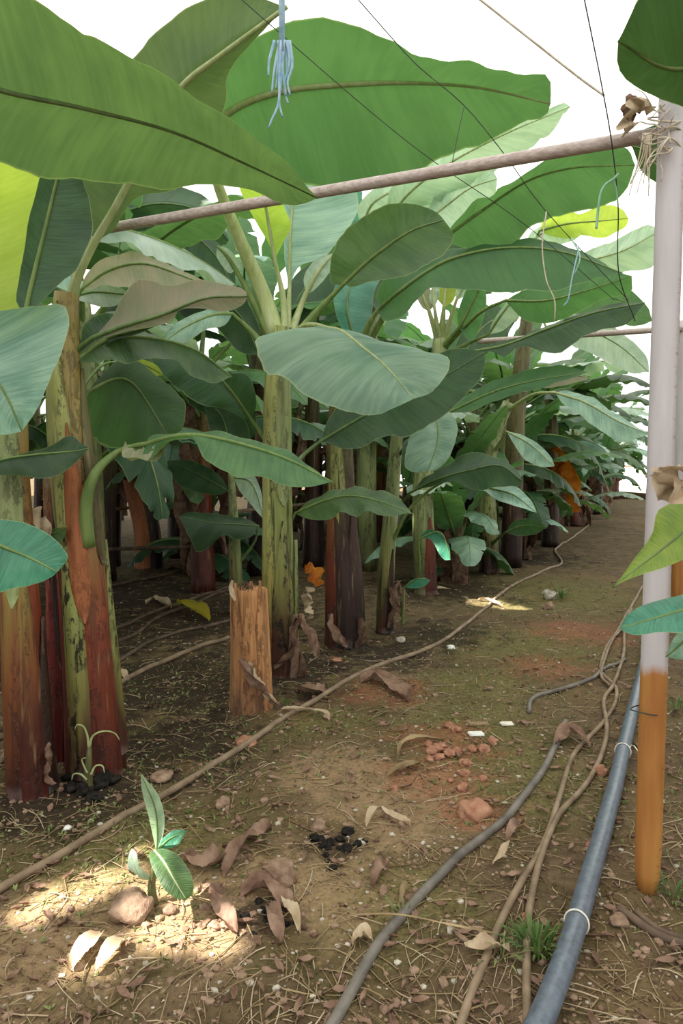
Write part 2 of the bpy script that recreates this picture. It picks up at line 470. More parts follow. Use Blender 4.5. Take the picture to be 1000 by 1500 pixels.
def build_roof():
    xs = np.arange(-16, 26.01, 0.03); ys = np.arange(-9, 29.01, 0.03)
    cx = sorted(set([-16.0, 26.0] + [x for x in np.round(xs, 3) if any(abs(x - h[0]) < 0.3 for h in HOLES)]))
    cy = sorted(set([-9.0, 29.0] + [y for y in np.round(ys, 3) if any(abs(y - h[1]) < 0.3 for h in HOLES)]))
    Vr = [(x, y, ROOFZ) for y in cy for x in cx]
    Fr = []
    for j in range(len(cy) - 1):
        for i in range(len(cx) - 1):
            mx_, my_ = (cx[i] + cx[i + 1]) / 2, (cy[j] + cy[j + 1]) / 2
            if any(((mx_ - h[0]) / h[2]) ** 2 + ((my_ - h[1]) / h[3]) ** 2 < 1 + 0.7 * (float(vnoise(mx_ * 12, my_ * 12, 9)) - 0.5) for h in HOLES) and (cx[i + 1] - cx[i]) < 0.1 and (cy[j + 1] - cy[j]) < 0.1:
                continue
            a = j * len(cx) + i
            Fr.append((a, a + 1, a + 1 + len(cx), a + len(cx)))
    return mesh_data('ceiling', Vr, Fr, M['film'], smooth=False)
structure('ceiling', build_roof(), 'white translucent greenhouse film stretched above the plants', 'roof film')

# ------------------------------------------------------------------ leaves
def blade(mid, e1, e2, ns=5, bow=0.06, ripple=0.012, freq=9.0, ph=0.0):
    """leaf blade lofted from edge to midrib to edge"""
    n = len(mid)
    T = nrm(np.gradient(mid, axis=0))
    W = e2 - e1
    Nn = nrm(np.cross(T, W))
    L = np.concatenate([[0], np.cumsum(np.linalg.norm(np.diff(mid, axis=0), axis=1))])
    cols, us = [], []
    for side, e in ((-1, e1), (1, e2)):
        ts = np.linspace(1, 0, ns + 1) if side < 0 else np.linspace(0, 1, ns + 1)[1:]
        wid = np.linalg.norm(e - mid, axis=1, keepdims=True)
        for t in ts:
            p = mid * (1 - t) + e * t
            p = p + Nn * wid * bow * 4 * t * (1 - t)
            p = p + Nn * (ripple * t ** 2 * (np.sin(L * freq * 2 + ph + side) + 0.6 * np.sin(L * freq * 4.3 + ph * 2 + side)))[:, None] * np.minimum(wid / 0.1, 1)
            cols.append(p); us.append(0.5 + side * 0.5 * t)
    m = len(cols)
    V = np.stack(cols, 1).reshape(-1, 3)
    v = L / max(L[-1], 1e-6)
    uv = [(u, vv) for vv in v for u in us]
    Fc = [(i * m + k, i * m + k + 1, (i + 1) * m + k + 1, (i + 1) * m + k) for i in range(n - 1) for k in range(m - 1)]
    return V, Fc, uv

def pts3(lst, Ym):
    return np.array([at(*q) if len(q) == 3 else at(q[0], q[1], Ym) for q in lst])

def leaf(plant, mid, e1, e2, mat='leaf', dy=(0.0, 0.0), pet=None, rib='rib', r0=0.016, r1=0.003, bow=0.06, ripple=0.010, n=34, rp=None, ph=None):
    """one leaf of a plant; mid: (pixel x, pixel y, distance) from base to tip, e1/e2: the two edges"""
    off = np.array(plant.location)
    m3 = cr([at(*q) for q in mid], n)
    ym = cr([(q[2],) for q in mid], n)[:, 0]
    es = []
    for e, d in ((e1, dy[0]), (e2, dy[1])):
        e = [(mid[0][0], mid[0][1])] + list(e) + [(mid[-1][0], mid[-1][1])]
        ep = cr([(q[0], q[1]) for q in e], n)
        mp = cr([(q[0], q[1]) for q in mid], n)
        ep = mp + (ep - mp) * (1 + 0.035 * (np.array([random.random() for _ in range(n)]) - 0.5))[:, None]
        t = np.linspace(0, 1, n)
        yy = m3[:, 1] + d * np.sin(PI * t) ** 0.6
        es.append(np.array([at(ep[i][0], ep[i][1], yy[i]) for i in range(n)]))
    ph = random.random() * 6 if ph is None else ph
    Vb, Fb, uv = blade(m3, es[0], es[1], 5, bow, ripple, 9.0, ph)
    o = obj('leaf', mesh_data('leaf', Vb - off, Fb, M[mat], uv), plant)
    # midrib and stalk
    if pet:
        pp = np.vstack([cr([at(*q) for q in pet] + [m3[0]], 14)[:-1], m3])
        k = 13
    else:
        pp = m3; k = 0
    rp = rp if rp else r0 * 1.7
    R = np.concatenate([np.linspace(rp, r0, k), np.linspace(r0, r1, len(m3))])
    Vt, Ft, ut = tube(pp, R, 8)
    # flatten the blade-side of the rib a little by sinking it under the blade
    obj('midrib', mesh_data('midrib', Vt - off, Ft, M[rib], ut), o)
    return o

# ------------------------------------------------------------------ pseudostems
def stem(plant, path, R, mat, ridges=5, name='pseudostem', seg=18, n=26):
    off = np.array(plant.location)
    P = cr(path, n)
    Rr = np.interp(np.linspace(0, 1, n), np.linspace(0, 1, len(R)), R)
    Vt, Ft, ut = tube(P, Rr, seg, True, 0.03, ridges)
    return obj(name, mesh_data(name, Vt - off, Ft, M[mat], ut), plant)

def sheath(plant, path, R, a, w, t0, t1, mat, grow=0.012, flare=0.0, n=20):
    """overlapping leaf sheath: a partial shell around the stem, narrowing to a stalk at its top"""
    off = np.array(plant.location)
    P = cr(path, 40); tt = np.linspace(0, 1, 40)
    ts = np.linspace(t0, t1, n)
    Q = np.stack([np.interp(ts, tt, P[:, k]) for k in range(3)], 1)
    T = nrm(np.gradient(Q, axis=0))
    Rr = np.interp(ts, np.linspace(0, 1, len(R)), R)
    k = 8
    Vo, uv = [], []
    for i in range(n):
        s = (ts[i] - t0) / (t1 - t0)
        half = w * (1 - 0.93 * max(0, (s - 0.5) / 0.5) ** 1.3)
        if t0 > 0.2: half *= min(1.0, 0.08 + (s / 0.22) ** 0.7)
        A = np.array((1.0, 0, 0)); A = A - T[i] * A.dot(T[i]); A /= np.linalg.norm(A); B = np.cross(T[i], A)
        for j in range(k + 1):
            f = j / k * 2 - 1
            an = a + f * half
            rr = Rr[i] + grow * (1 - 0.6 * f * f) + flare * s ** 3
            Vo.append(Q[i] + (A * math.cos(an) + B * math.sin(an)) * rr); uv.append((j / k, s))
    inner = []
    for i in range(n):
        for j in range(k + 1):
            p = Vo[i * (k + 1) + j]; d = p - Q[i]
            inner.append(Q[i] + d * (1 - 0.008 / max(np.linalg.norm(d), 0.02)))
    m = len(Vo)
    Fc = []
    for i in range(n - 1):
        for j in range(k):
            q = i * (k + 1) + j
            Fc.append((q, q + 1, q + k + 2, q + k + 1))
            Fc.append((m + q, m + q + k + 1, m + q + k + 2, m + q + 1))
        for j in (0, k):
            q = i * (k + 1) + j
            Fc.append((q, q + k + 1, m + q + k + 1, m + q))
    for j in range(k):
        for i in (0, n - 1):
            q = i * (k + 1) + j
            Fc.append((q, q + 1, m + q + 1, m + q))
    return obj('leaf_sheath', mesh_data('leaf_sheath', np.array(Vo + inner) - off, Fc, M[mat], uv + uv), plant)

def strip(path, width, n=16, crumple=0.02, twist=1.5, k=4):
    """crumpled ribbon of dry leaf"""
    P = cr(path, n)
    T = nrm(np.gradient(P, axis=0))
    ref = nrm(np.array(P[-1] - P[0]) * 0 + np.array((0.3, 0.9, 0.25)))
    a0 = random.random() * 6
    V, uv = [], []
    for i in range(n):
        t = i / (n - 1)
        S = np.cross(T[i], ref); S /= max(np.linalg.norm(S), 1e-6); U = np.cross(T[i], S)
        an = a0 + twist * t
        D = S * math.cos(an) + U * math.sin(an); E = np.cross(T[i], D)
        w = width * (0.35 + 0.65 * math.sin(PI * min(max(t, 0.04), 0.97)) ** 0.7)
        for j in range(k + 1):
            f = j / k * 2 - 1
            V.append(P[i] + D * f * w / 2 + E * (crumple * math.sin(f * 3 + i * 0.9 + a0) + crumple * 0.6 * (random.random() - 0.5)))
            uv.append((j / k, t))
    Fc = [(i * (k + 1) + j, i * (k + 1) + j + 1, (i + 1) * (k + 1) + j + 1, (i + 1) * (k + 1) + j) for i in range(n - 1) for j in range(k)]
    return np.array(V), Fc, uv

def dead(plant, path, width, mat='dry', crumple=0.015, twist=1.5, name='dead_leaf'):
    Vs, Fs, us = strip(path, width, 16, crumple, twist)
    return obj(name, mesh_data(name, Vs - np.array(plant.location), Fs, M[mat], us), plant)

def gplant(px, py, label, group=None, name='banana_plant'):
    g = ground(px, py)
    return empty(name, g - np.array((0, 0, 0.02)), label, 'banana plant', group), g

# ------------------------------------------------------------------ near plants of the front row
HP = PI / 2
def gp(px, py):
    return tuple(ground(px, py))

# --- plant standing left of the frame; its leaves reach in
P0 = empty('banana_plant', (-2.1, 2.35, 0), 'banana plant whose huge leaf spreads over the wooden bar', 'banana plant')
p0 = [(-2.1, 2.35, 0), (-2.08, 2.33, 1.0), (-2.05, 2.32, 1.9)]
stem(P0, p0, [0.12, 0.10, 0.075], 'stem_red')
sheath(P0, p0, [0.12, 0.10, 0.075], 0.2, 1.1, 0.0, 0.95, 'stem_green')
leaf(P0, [(-150, 80, 2.0), (0, 132, 2.1), (120, 158, 2.2), (250, 192, 2.3), (360, 240, 2.45), (465, 290, 2.6)],
     [(-110, -60), (60, 10), (185, 80), (260, 126), (330, 166), (400, 226), (440, 262)],
     [(-110, 190), (0, 237), (50, 253), (100, 263), (200, 272), (290, 272), (345, 276), (400, 292), (440, 298)],
     'leaf_under', (-0.35, 0.22), [(-430, 420, 2.32), (-330, 190, 2.25), (-230, 90, 2.1)], 'rib_leaf', 0.009, 0.003, 0.05, 0.008, 44)
leaf(P0, [(-170, 430, 2.55), (-60, 500, 2.6), (0, 565, 2.62), (32, 632, 2.66)],
     [(-90, 445), (0, 455), (60, 449), (94, 445), (100, 472), (92, 510), (76, 550), (52, 600)],
     [(-150, 560), (-80, 620), (0, 636)], 'leaf_blue', (-0.02, -0.22), [(-430, 420, 2.32), (-300, 380, 2.4)], 'rib', 0.012, 0.003, 0.10, 0.01)
leaf(P0, [(-60, 770, 1.95), (0, 799, 2.0), (45, 818, 2.02), (84, 838, 2.04)],
     [(-40, 748), (0, 760), (38, 766), (72, 782), (97, 812), (94, 826)],
     [(-40, 880), (0, 868), (50, 856), (75, 845)], 'leaf_teal', (0.05, -0.12), [(-420, 700, 2.3), (-200, 690, 2.05), (-110, 745, 1.95)], 'rib', 0.008, 0.002, 0.08, 0.004)

# --- stem A1
A1, g = gplant(47, 1160, 'red-brown banana stem with yellow-green top beside the twin near stems')
pa = [g + np.array((0, 0, -0.03)), at(36, 1000, g[1]), at(30, 880, g[1]), at(22, 760, g[1]), at(20, 640, g[1]), at(24, 520, g[1])]
RA = [0.100, 0.088, 0.080, 0.072, 0.06, 0.045]
stem(A1, pa, RA, 'stem_red', 3)
sheath(A1, pa, RA, -HP - 0.5, 0.95, 0.02, 0.75, 'stem_rust', 0.010)
sheath(A1, pa, RA, -HP + 0.6, 0.7, 0.0, 0.55, 'stem_rust', 0.012)
sheath(A1, pa, RA, 0.2, 0.7, 0.02, 0.42, 'stem_dark', 0.016)
sheath(A1, pa, RA, -HP, 0.9, 0.45, 0.98, 'stem_pale', 0.012)
dead(A1, [at(66, 1085, g[1] - 0.02), at(72, 1110, g[1] - 0.06), at(68, 1135, g[1] - 0.07), at(78, 1150, g[1] - 0.06)], 0.03, 'dry')
leaf(A1, [(-40, 690, 2.85), (0, 674, 2.88), (50, 666, 2.9), (108, 661, 2.92), (131, 656, 2.93)],
     [(-20, 672), (20, 668), (60, 660), (100, 637), (118, 648)],
     [(-20, 694), (38, 699), (88, 694), (115, 673)], 'leaf_dark', (0.1, -0.1), [(10, 760, 3.0), (-40, 730, 2.95)], 'rib', 0.007, 0.002, 0.08, 0.006)
# two tall leaves that stand up behind
leaf(A1, [(0, 500, 3.2), (-15, 400, 3.2), (-10, 300, 3.15), (0, 200, 3.0), (30, 100, 2.9)],
     [(-60, 460), (-90, 350), (-80, 200), (-20, 110)],
     [(22, 470), (42, 400), (54, 300), (58, 240), (50, 160)], 'leaf_young_backlit', (0.05, -0.03), [(24, 560, 3.12)], 'rib_pale', 0.012, 0.004, 0.05, 0.004)  # backlit leaf: the glow is put into its yellow-green colour
leaf(A1, [(38, 455, 3.05), (48, 410, 3.05), (64, 345, 3.03), (82, 270, 3.0), (96, 215, 2.95), (120, 150, 2.9)],
     [(24, 440), (34, 370), (48, 300), (60, 250), (80, 190)],
     [(52, 448), (85, 418), (116, 390), (133, 345), (133, 300), (122, 262), (125, 200)], 'leaf_dark', (-0.02, -0.06), [(26, 560, 3.1), (30, 500, 3.06)], 'rib', 0.012, 0.005, 0.05, 0.006)

# --- stem A2 (crimson) behind the main near stem
A2, g = gplant(90, 1108, 'crimson banana stem pressed against the tall black-spotted near stem')
pa = [g + np.array((0, 0, -0.03)), at(92, 1000, g[1]), at(86, 880, g[1]), at(80, 780, g[1]), at(76, 700, g[1])]
RA = [0.078, 0.070, 0.062, 0.055, 0.042]
stem(A2, pa, RA, 'stem_crimson', 4)
sheath(A2, pa, RA, -HP - 0.4, 0.8, 0.0, 0.7, 'stem_crimson', 0.012)
sheath(A2, pa, RA, -HP + 0.3, 0.5, 0.35, 0.9, 'stem_dark', 0.012)
leaf(A2, [(60, 790, 3.2), (75, 782, 3.15), (97, 772, 3.1)], [(66, 778), (82, 774)], [(66, 796), (80, 800), (92, 792)], 'leaf', (0, -0.03), [(78, 840, 3.25)], 'rib', 0.006, 0.002)

# --- stem A3, the tall spotted one
A3, g = gplant(142, 1128, 'tall near banana stem, green with black spots between rust-red sheaths')
GA = g
YA = g[1]
pa = [g + np.array((0, 0, -0.03)), at(134, 1000, YA), at(124, 880, YA), at(112, 740, YA), at(98, 600, YA), at(94, 500, YA), at(98, 430, YA)]
RA = [0.135, 0.120, 0.110, 0.102, 0.095, 0.080, 0.055]
stem(A3, pa, RA, 'stem_red', 4)
sheath(A3, pa, RA, -HP - 1.0, 0.6, 0.0, 0.45, 'stem_crimson', 0.010)
sheath(A3, pa, RA, -HP - 0.15, 0.62, 0.02, 0.62, 'stem_green', 0.016)
sheath(A3, pa, RA, -HP + 0.75, 0.55, 0.0, 0.62, 'stem_red', 0.022)
sheath(A3, pa, RA, 0.25, 0.5, 0.05, 0.50, 'stem_green', 0.020)
sheath(A3, pa, RA, -HP - 0.3, 0.8, 0.48, 0.98, 'stem_yellow', 0.014)
sheath(A3, pa, RA, -HP + 0.30, 0.5, 0.34, 0.74, 'stem_orange', 0.028)
sheath(A3, pa, RA, -0.2, 0.5, 0.45, 0.85, 'stem_dark', 0.020)
dead(A3, [at(52, 742, YA - 0.1), at(56, 760, YA - 0.13), at(66, 772, YA - 0.14), at(72, 784, YA - 0.12)], 0.06, 'dry_pale', 0.02)
# big stalk to the upper right and its leaf
leaf(A3, [(140, 352, 3.22), (165, 310, 3.2), (200, 245, 3.15), (235, 180, 3.05), (268, 125, 2.95), (322, 82, 2.85), (420, 10, 2.7)],
     [(124, 320), (118, 266), (130, 200), (165, 130), (195, 85), (260, 20), (340, -10)],
     [(165, 338), (200, 290), (262, 276), (310, 230), (330, 150), (338, 100), (390, 40)], 'leaf_under', (0.0, 0.1), [(96, 520, YA - 0.03), (104, 440, 3.25), (118, 395, 3.23)], 'rib_pale', 0.019, 0.008, 0.06, 0.006, 40, 0.036)
# leaf drooping right with browned fold
leaf(A3, [(135, 495, 3.2), (180, 478, 3.15), (240, 460, 3.1), (300, 437, 3.05), (362, 434, 3.0)],
     [(150, 480), (180, 440), (202, 408), (245, 416), (300, 412), (340, 418), (358, 424)],
     [(160, 492), (200, 482), (250, 472), (262, 455), (300, 452), (330, 456), (356, 446)], 'leaf_faded', (0.15, 0.0), [(100, 545, YA), (112, 515, 3.25)], 'rib_dark', 0.010, 0.003, 0.08, 0.008)
leaf(A3, [(118, 520, 3.35), (150, 498, 3.3), (200, 484, 3.25), (240, 470, 3.2)],
     [(118, 490), (125, 470), (150, 462), (200, 465)], [(130, 525), (170, 498), (210, 486)], 'leaf_dark', (0.12, -0.02), [(98, 560, YA)], 'rib', 0.010, 0.003)
leaf(A3, [(108, 530, 3.25), (160, 497, 3.3), (220, 495, 3.4), (285, 512, 3.5), (340, 552, 3.55)],
     [(130, 505), (180, 485), (235, 492), (262, 520), (300, 542), (330, 548)],
     [(130, 532), (170, 530), (230, 525), (270, 540), (310, 560)], 'leaf', (0.1, -0.15), [(98, 570, YA)], 'rib', 0.012, 0.003, 0.08, 0.012)
# curved stalk and the long leaf to the right
leaf(A3, [(215, 650, 3.25), (245, 641, 3.2), (285, 637, 3.18), (345, 648, 3.15), (420, 672, 3.1), (487, 706, 3.05)],
     [(222, 640), (250, 634), (285, 631), (330, 636), (400, 652), (455, 684)],
     [(205, 672), (225, 668), (240, 648), (280, 642), (296, 664), (318, 683), (350, 699), (390, 702), (440, 713)], 'leaf', (0.18, -0.12), [(128, 800, YA - 0.08), (126, 740, YA - 0.1), (138, 695, YA - 0.1), (165, 667, 3.25), (190, 655, 3.25)], 'rib', 0.012, 0.003, 0.07, 0.008, 40, 0.038)
dead(A3, [at(186, 655, 3.28), at(200, 668, 3.2), at(225, 664, 3.2), at(240, 650, 3.22)], 0.10, 'leaf_faded', 0.02)
# rounded leaf behind
leaf(A3, [(128, 575, 3.45), (165, 556, 3.6), (192, 560, 3.65), (216, 590, 3.7), (244, 636, 3.72)],
     [(126, 600), (125, 630), (160, 655), (210, 658), (236, 650)],
     [(150, 545), (192, 524), (234, 554), (262, 580), (272, 594), (266, 630)], 'leaf_back', (0.0, 0.12), [(112, 640, YA + 0.05), (116, 600, 3.4)], 'rib', 0.010, 0.003, 0.08, 0.01)

# --- small curled sprout at the base
SP_, g = gplant(130, 1158, 'tiny yellow-green sprout with curling tips at the red stems', None, 'banana_sprout')
c0 = [g + np.array((0, 0, -0.01)), at(129, 1140, g[1]), at(130, 1110, g[1] - 0.01), at(131, 1090, g[1])]
stem(SP_, c0, [0.022, 0.020, 0.014, 0.008], 'stem_pale', 3, 'shoot')
for pth in ([(131, 1095), (136, 1078), (152, 1071), (168, 1074), (175, 1084)], [(130, 1095), (128, 1078), (122, 1064), (112, 1062), (110, 1068)],
            [(128, 1132), (122, 1120), (120, 1112), (126, 1110)], [(133, 1135), (140, 1122), (150, 1122), (153, 1132)], [(127, 1142), (118, 1134), (108, 1134), (105, 1142)]):
    P = cr([at(a, b, g[1] - 0.02) for a, b in pth], 14)
    Vt, Ft, ut = tube(P, np.linspace(0.006, 0.0022, 14), 6)
    obj('curled_leaf', mesh_data('curled_leaf', Vt - np.array(SP_.location), Ft, M['rib_pale'], ut), SP_)

# --- young plantlet in the sun fleck
PL, g = gplant(225, 1325, 'young banana plantlet with three leaves growing in the sun fleck', None, 'banana_plantlet')
yb = g[1]
stem(PL, [g, at(222, 1295, yb), at(228, 1262, yb), at(229, 1245, yb)], [0.016, 0.013, 0.010, 0.007], 'stem_pale', 3, 'pseudostem')
leaf(PL, [(229, 1248, yb), (231, 1220, yb), (226, 1180, yb - 0.02), (206, 1133, yb - 0.05)],
     [(224, 1225), (216, 1190), (208, 1160)], [(238, 1225), (241, 1195), (232, 1165), (216, 1145)], 'leaf_pale', (-0.02, -0.05), None, 'rib', 0.004, 0.001, 0.15, 0.002, 20)
leaf(PL, [(226, 1246, yb), (240, 1262, yb - 0.05), (256, 1290, yb - 0.09), (273, 1318, yb - 0.10)],
     [(218, 1252), (225, 1275), (240, 1302), (258, 1316)], [(240, 1243), (262, 1254), (280, 1282), (283, 1306)], 'leaf', (-0.03, -0.02), None, 'rib_pale', 0.005, 0.0015, 0.1, 0.002, 20)
leaf(PL, [(232, 1244, yb), (248, 1229, yb + 0.03), (274, 1217, yb + 0.05)], [(235, 1232), (250, 1218), (264, 1215)], [(245, 1243), (260, 1238), (268, 1226)], 'leaf_teal', (0.02, -0.02), None, 'rib', 0.004, 0.001, 0.1, 0.002, 16)
leaf(PL, [(225, 1288, yb), (205, 1285, yb - 0.02), (196, 1262, yb - 0.02), (193, 1243, yb)], [(205, 1270), (200, 1250)], [(190, 1275), (188, 1255)], 'dry_pale' if False else 'leaf_pale', (0, 0), None, 'rib_pale', 0.003, 0.001, 0.1, 0.002, 14)

# --- fibrous stump
def build_stump():
    g = ground(368, 1038)
    S = empty('banana_stump', g - np.array((0, 0, 0.02)), 'cut banana stump with orange fibrous sides beside the yellow-green stem', 'stump')
    Yg = g[1]
    path = [g + np.array((0, 0, -0.03)), at(367, 960, Yg), at(364, 862, Yg)]
    stem(S, path, [0.118, 0.104, 0.096], 'stump', 7, 'stump_core', 22, 18)
    for a, w, t1 in ((-HP - 0.7, 0.5, 1.06), (-HP + 0.1, 0.45, 1.0), (-HP + 0.85, 0.5, 1.07), (0.3, 0.6, 0.99), (PI, 0.6, 1.02), (HP, 0.9, 1.03)):
        path2 = path[:-1] + [at(364, 862 - (t1 - 1) * 200, Yg)]
        sheath(S, path2, [0.118, 0.104, 0.096], a, w, 0.0, 1.0, 'stump', 0.014)
    b = Bag()
    for i in range(26):
        r = random.random() * 0.075; an = random.random() * 6.28
        c = at(364, 860, Yg) + np.array((r * math.cos(an), r * math.sin(an), 0))
        Vt, Ft, ut = tube(cr([c - (0, 0, 0.03), c + (random.uniform(-.01, .01), 0, 0.0), c + (random.uniform(-.02, .02), random.uniform(-.02, .02), random.uniform(0.01, 0.04))], 5), [0.006, 0.005, 0.003, 0.002, 0.001], 5)
        b.add(Vt, Ft, ut)
    obj('torn_fibres', b.mesh('torn_fibres', M['dry_dark'], True, S.location), S)
    dead(S, [at(352, 965, Yg - 0.13), at(366, 990, Yg - 0.17), at(388, 1015, Yg - 0.2), at(412, 1038, Yg - 0.22)], 0.07, 'dry', 0.012, 0.8)
    dead(S, [at(364, 970, Yg - 0.13), at(380, 1000, Yg - 0.16), at(402, 1030, Yg - 0.2)], 0.06, 'dry_pale', 0.012, 1.0)
    dead(S, [at(344, 880, Yg - 0.1), at(338, 860, Yg - 0.1), at(341, 850, Yg - 0.1)], 0.03, 'dry_pale', 0.004, 0.3)
build_stump()

# --- plant D
D, g = gplant(408, 985, 'banana plant with yellow-green stem and pale fan of stalks behind the stump')
YD = g[1]
pd = [g + np.array((0, 0, -0.03)), at(408, 880, YD), at(407, 760, YD), at(406, 640, YD), at(408, 550, YD), at(415, 480, YD)]
RD = [0.115, 0.108, 0.102, 0.098, 0.092, 0.075]
stem(D, pd, RD, 'stem_green', 5)
sheath(D, pd, RD, -HP - 0.75, 0.6, 0.02, 0.72, 'stem_yellow', 0.016)
sheath(D, pd, RD, -HP + 0.4, 0.7, 0.0, 0.46, 'stem_green', 0.026)
sheath(D, pd, RD, 0.2, 0.5, 0.0, 0.40, 'stem_pale', 0.030)
sheath(D, pd, RD, -HP + 0.5, 0.9, 0.5, 1.0, 'stem_pale', 0.012)
sheath(D, pd, RD, -HP - 0.5, 0.6, 0.6, 1.0, 'stem_yellow', 0.016)
CD = (415, 490)
# large leaf hanging to the viewer
leaf(D, [(478, 480, 4.35), (500, 485, 4.2), (530, 508, 4.1), (565, 537, 4.0), (606, 584, 3.92)],
     [(448, 481), (420, 494), (376, 496), (380, 525), (394, 546), (412, 547), (440, 577), (490, 598), (545, 607), (578, 597)],
     [(520, 488), (560, 499), (620, 515), (657, 523), (655, 546), (632, 575)], 'leaf_blue', (-0.12, 0.0), [(420, 500, YD), (440, 480, 4.7), (462, 476, 4.5)], 'rib_pale', 0.013, 0.003, 0.09, 0.010, 40)
leaf(D, [(432, 752, 4.75), (470, 735, 4.6), (510, 726, 4.5), (555, 734, 4.4), (604, 753, 4.35)],
     [(450, 734), (485, 721), (528, 711), (548, 722), (568, 721), (592, 736)],
     [(450, 760), (470, 763), (484, 761), (496, 748), (525, 758), (542, 749), (566, 755), (590, 754)], 'leaf', (0.12, -0.12), [(415, 830, YD - 0.1), (418, 785, 4.75)], 'rib', 0.009, 0.002, 0.06, 0.012, 34, 0.03)
leaf(D, [(470, 646, 5.0), (535, 608, 5.0), (600, 575, 4.95), (657, 547, 4.9), (709, 516, 4.85)],
     [(490, 600), (540, 560), (600, 530), (660, 512), (690, 512)],
     [(500, 655), (528, 656), (570, 636), (590, 641), (622, 628), (652, 607), (692, 570), (709, 540)], 'leaf_dark', (0.1, -0.1), [(425, 690, YD), (446, 665, 4.95)], 'rib_dark', 0.012, 0.003, 0.06, 0.012)
# leaf to the upper left over the gap
leaf(D, [(368, 615, 4.75), (340, 575, 4.6), (310, 542, 4.5), (270, 520, 4.4), (225, 512, 4.3)],
     [(375, 590), (370, 565), (362, 548), (330, 545), (285, 520), (250, 505)],
     [(355, 612), (330, 600), (290, 590), (250, 560), (225, 535)], 'leaf_dark', (0.0, -0.1), [(398, 660, YD - 0.08), (385, 640, 4.78)], 'rib', 0.012, 0.003, 0.07, 0.012)
# crown: big stalk and the leaf overhead
leaf(D, [(320, 175, 4.1), (360, 150, 4.0), (420, 132, 3.9), (500, 124, 3.8), (600, 121, 3.7), (700, 128, 3.6), (806, 152, 3.5)],
     [(306, 140), (325, 100), (400, 40), (500, 30), (600, 75), (680, 92), (750, 104), (795, 112), (806, 130)],
     [(340, 200), (400, 250), (450, 272), (520, 272), (580, 262), (640, 235), (700, 212), (760, 185), (800, 166)], 'leaf_back', (-0.35, 0.3), [(408, 500, YD - 0.02), (385, 430, 4.8), (355, 360, 4.65), (330, 300, 4.5), (310, 235, 4.3)], 'rib_bright', 0.022, 0.004, 0.05, 0.012, 46, 0.062)
leaf(D, [(402, 380, 4.75), (392, 320, 4.7), (384, 270, 4.6), (380, 215, 4.5)],
     [(395, 360), (372, 320), (355, 285), (345, 255), (360, 225)], [(412, 360), (426, 330), (415, 300), (400, 250)], 'leaf_young_backlit', (0.02, 0.0), [(416, 495, YD - 0.03), (415, 440, 4.8)], 'rib_pale', 0.013, 0.006, 0.1, 0.006, 24, 0.03)
leaf(D, [(424, 420, 4.95), (424, 380, 5.0), (426, 330, 5.05), (432, 270, 5.1), (440, 225, 5.15)],
     [(418, 390), (415, 330), (420, 270)], [(438, 392), (470, 378), (498, 352), (520, 322), (522, 284), (500, 240)], 'leaf_blue', (0.02, -0.1), [(420, 495, YD)], 'rib_pale', 0.013, 0.005, 0.06, 0.01, 30, 0.03)
leaf(D, [(502, 417, 4.65), (544, 378, 4.55), (600, 339, 4.45), (650, 322, 4.4)],
     [(484, 415), (485, 385), (496, 350), (520, 325), (560, 303), (600, 298), (636, 308)],
     [(520, 420), (545, 412), (600, 402), (648, 372), (664, 347)], 'leaf', (0.0, -0.1), [(425, 505, YD - 0.04), (455, 467, 4.75)], 'rib', 0.014, 0.004, 0.08, 0.012, 34, 0.036)
leaf(D, [(345, 395, 4.75), (332, 375, 4.72), (318, 360, 4.7)], [(335, 400), (318, 378)], [(356, 392), (335, 365)], 'leaf_pale', (0, 0), [(408, 510, YD - 0.05), (385, 470, 4.8), (362, 425, 4.77)], 'rib', 0.016, 0.008, 0.1, 0.006, 14, 0.04)
leaf(D, [(448, 430, 4.9), (468, 395, 4.9), (490, 370, 4.95)], [(445, 405), (462, 380)], [(460, 425), (485, 395)], 'leaf_pale', (0, 0), [(422, 500, YD), (436, 460, 4.88)], 'rib_pale', 0.018, 0.006, 0.1, 0.004, 14, 0.035)
leaf(D, [(340, 460, 4.7), (310, 462, 4.6), (270, 480, 4.5), (235, 505, 4.45)], [(320, 448), (280, 462), (250, 480)], [(330, 475), (300, 485), (262, 505)], 'leaf_blue', (0.05, -0.05), [(405, 530, YD - 0.08), (372, 490, 4.78)], 'rib', 0.014, 0.003, 0.08, 0.006, 20, 0.034)
for q in ([(436, 905), (432, 930), (425, 960), (400, 975)], [(438, 900), (455, 930), (466, 960)], [(440, 960), (445, 990), (460, 1012), (475, 1005)], [(432, 900), (430, 960), (432, 1000)]):
    dead(D, [at(a, b, YD - 0.16) for a, b in q], 0.07, random.choice(['dry', 'dry_dark', 'dry']), 0.02, 2.0)
dead(D, [at(448, 828, YD + 0.1), at(460, 838, YD + 0.08), at(466, 858, YD + 0.05)], 0.13, 'dry_orange', 0.03, 0.6)
dead(D, [at(452, 860, YD + 0.1), at(450, 885, YD + 0.05), at(455, 905, YD + 0.02)], 0.12, 'dry_pale', 0.03, 0.6)

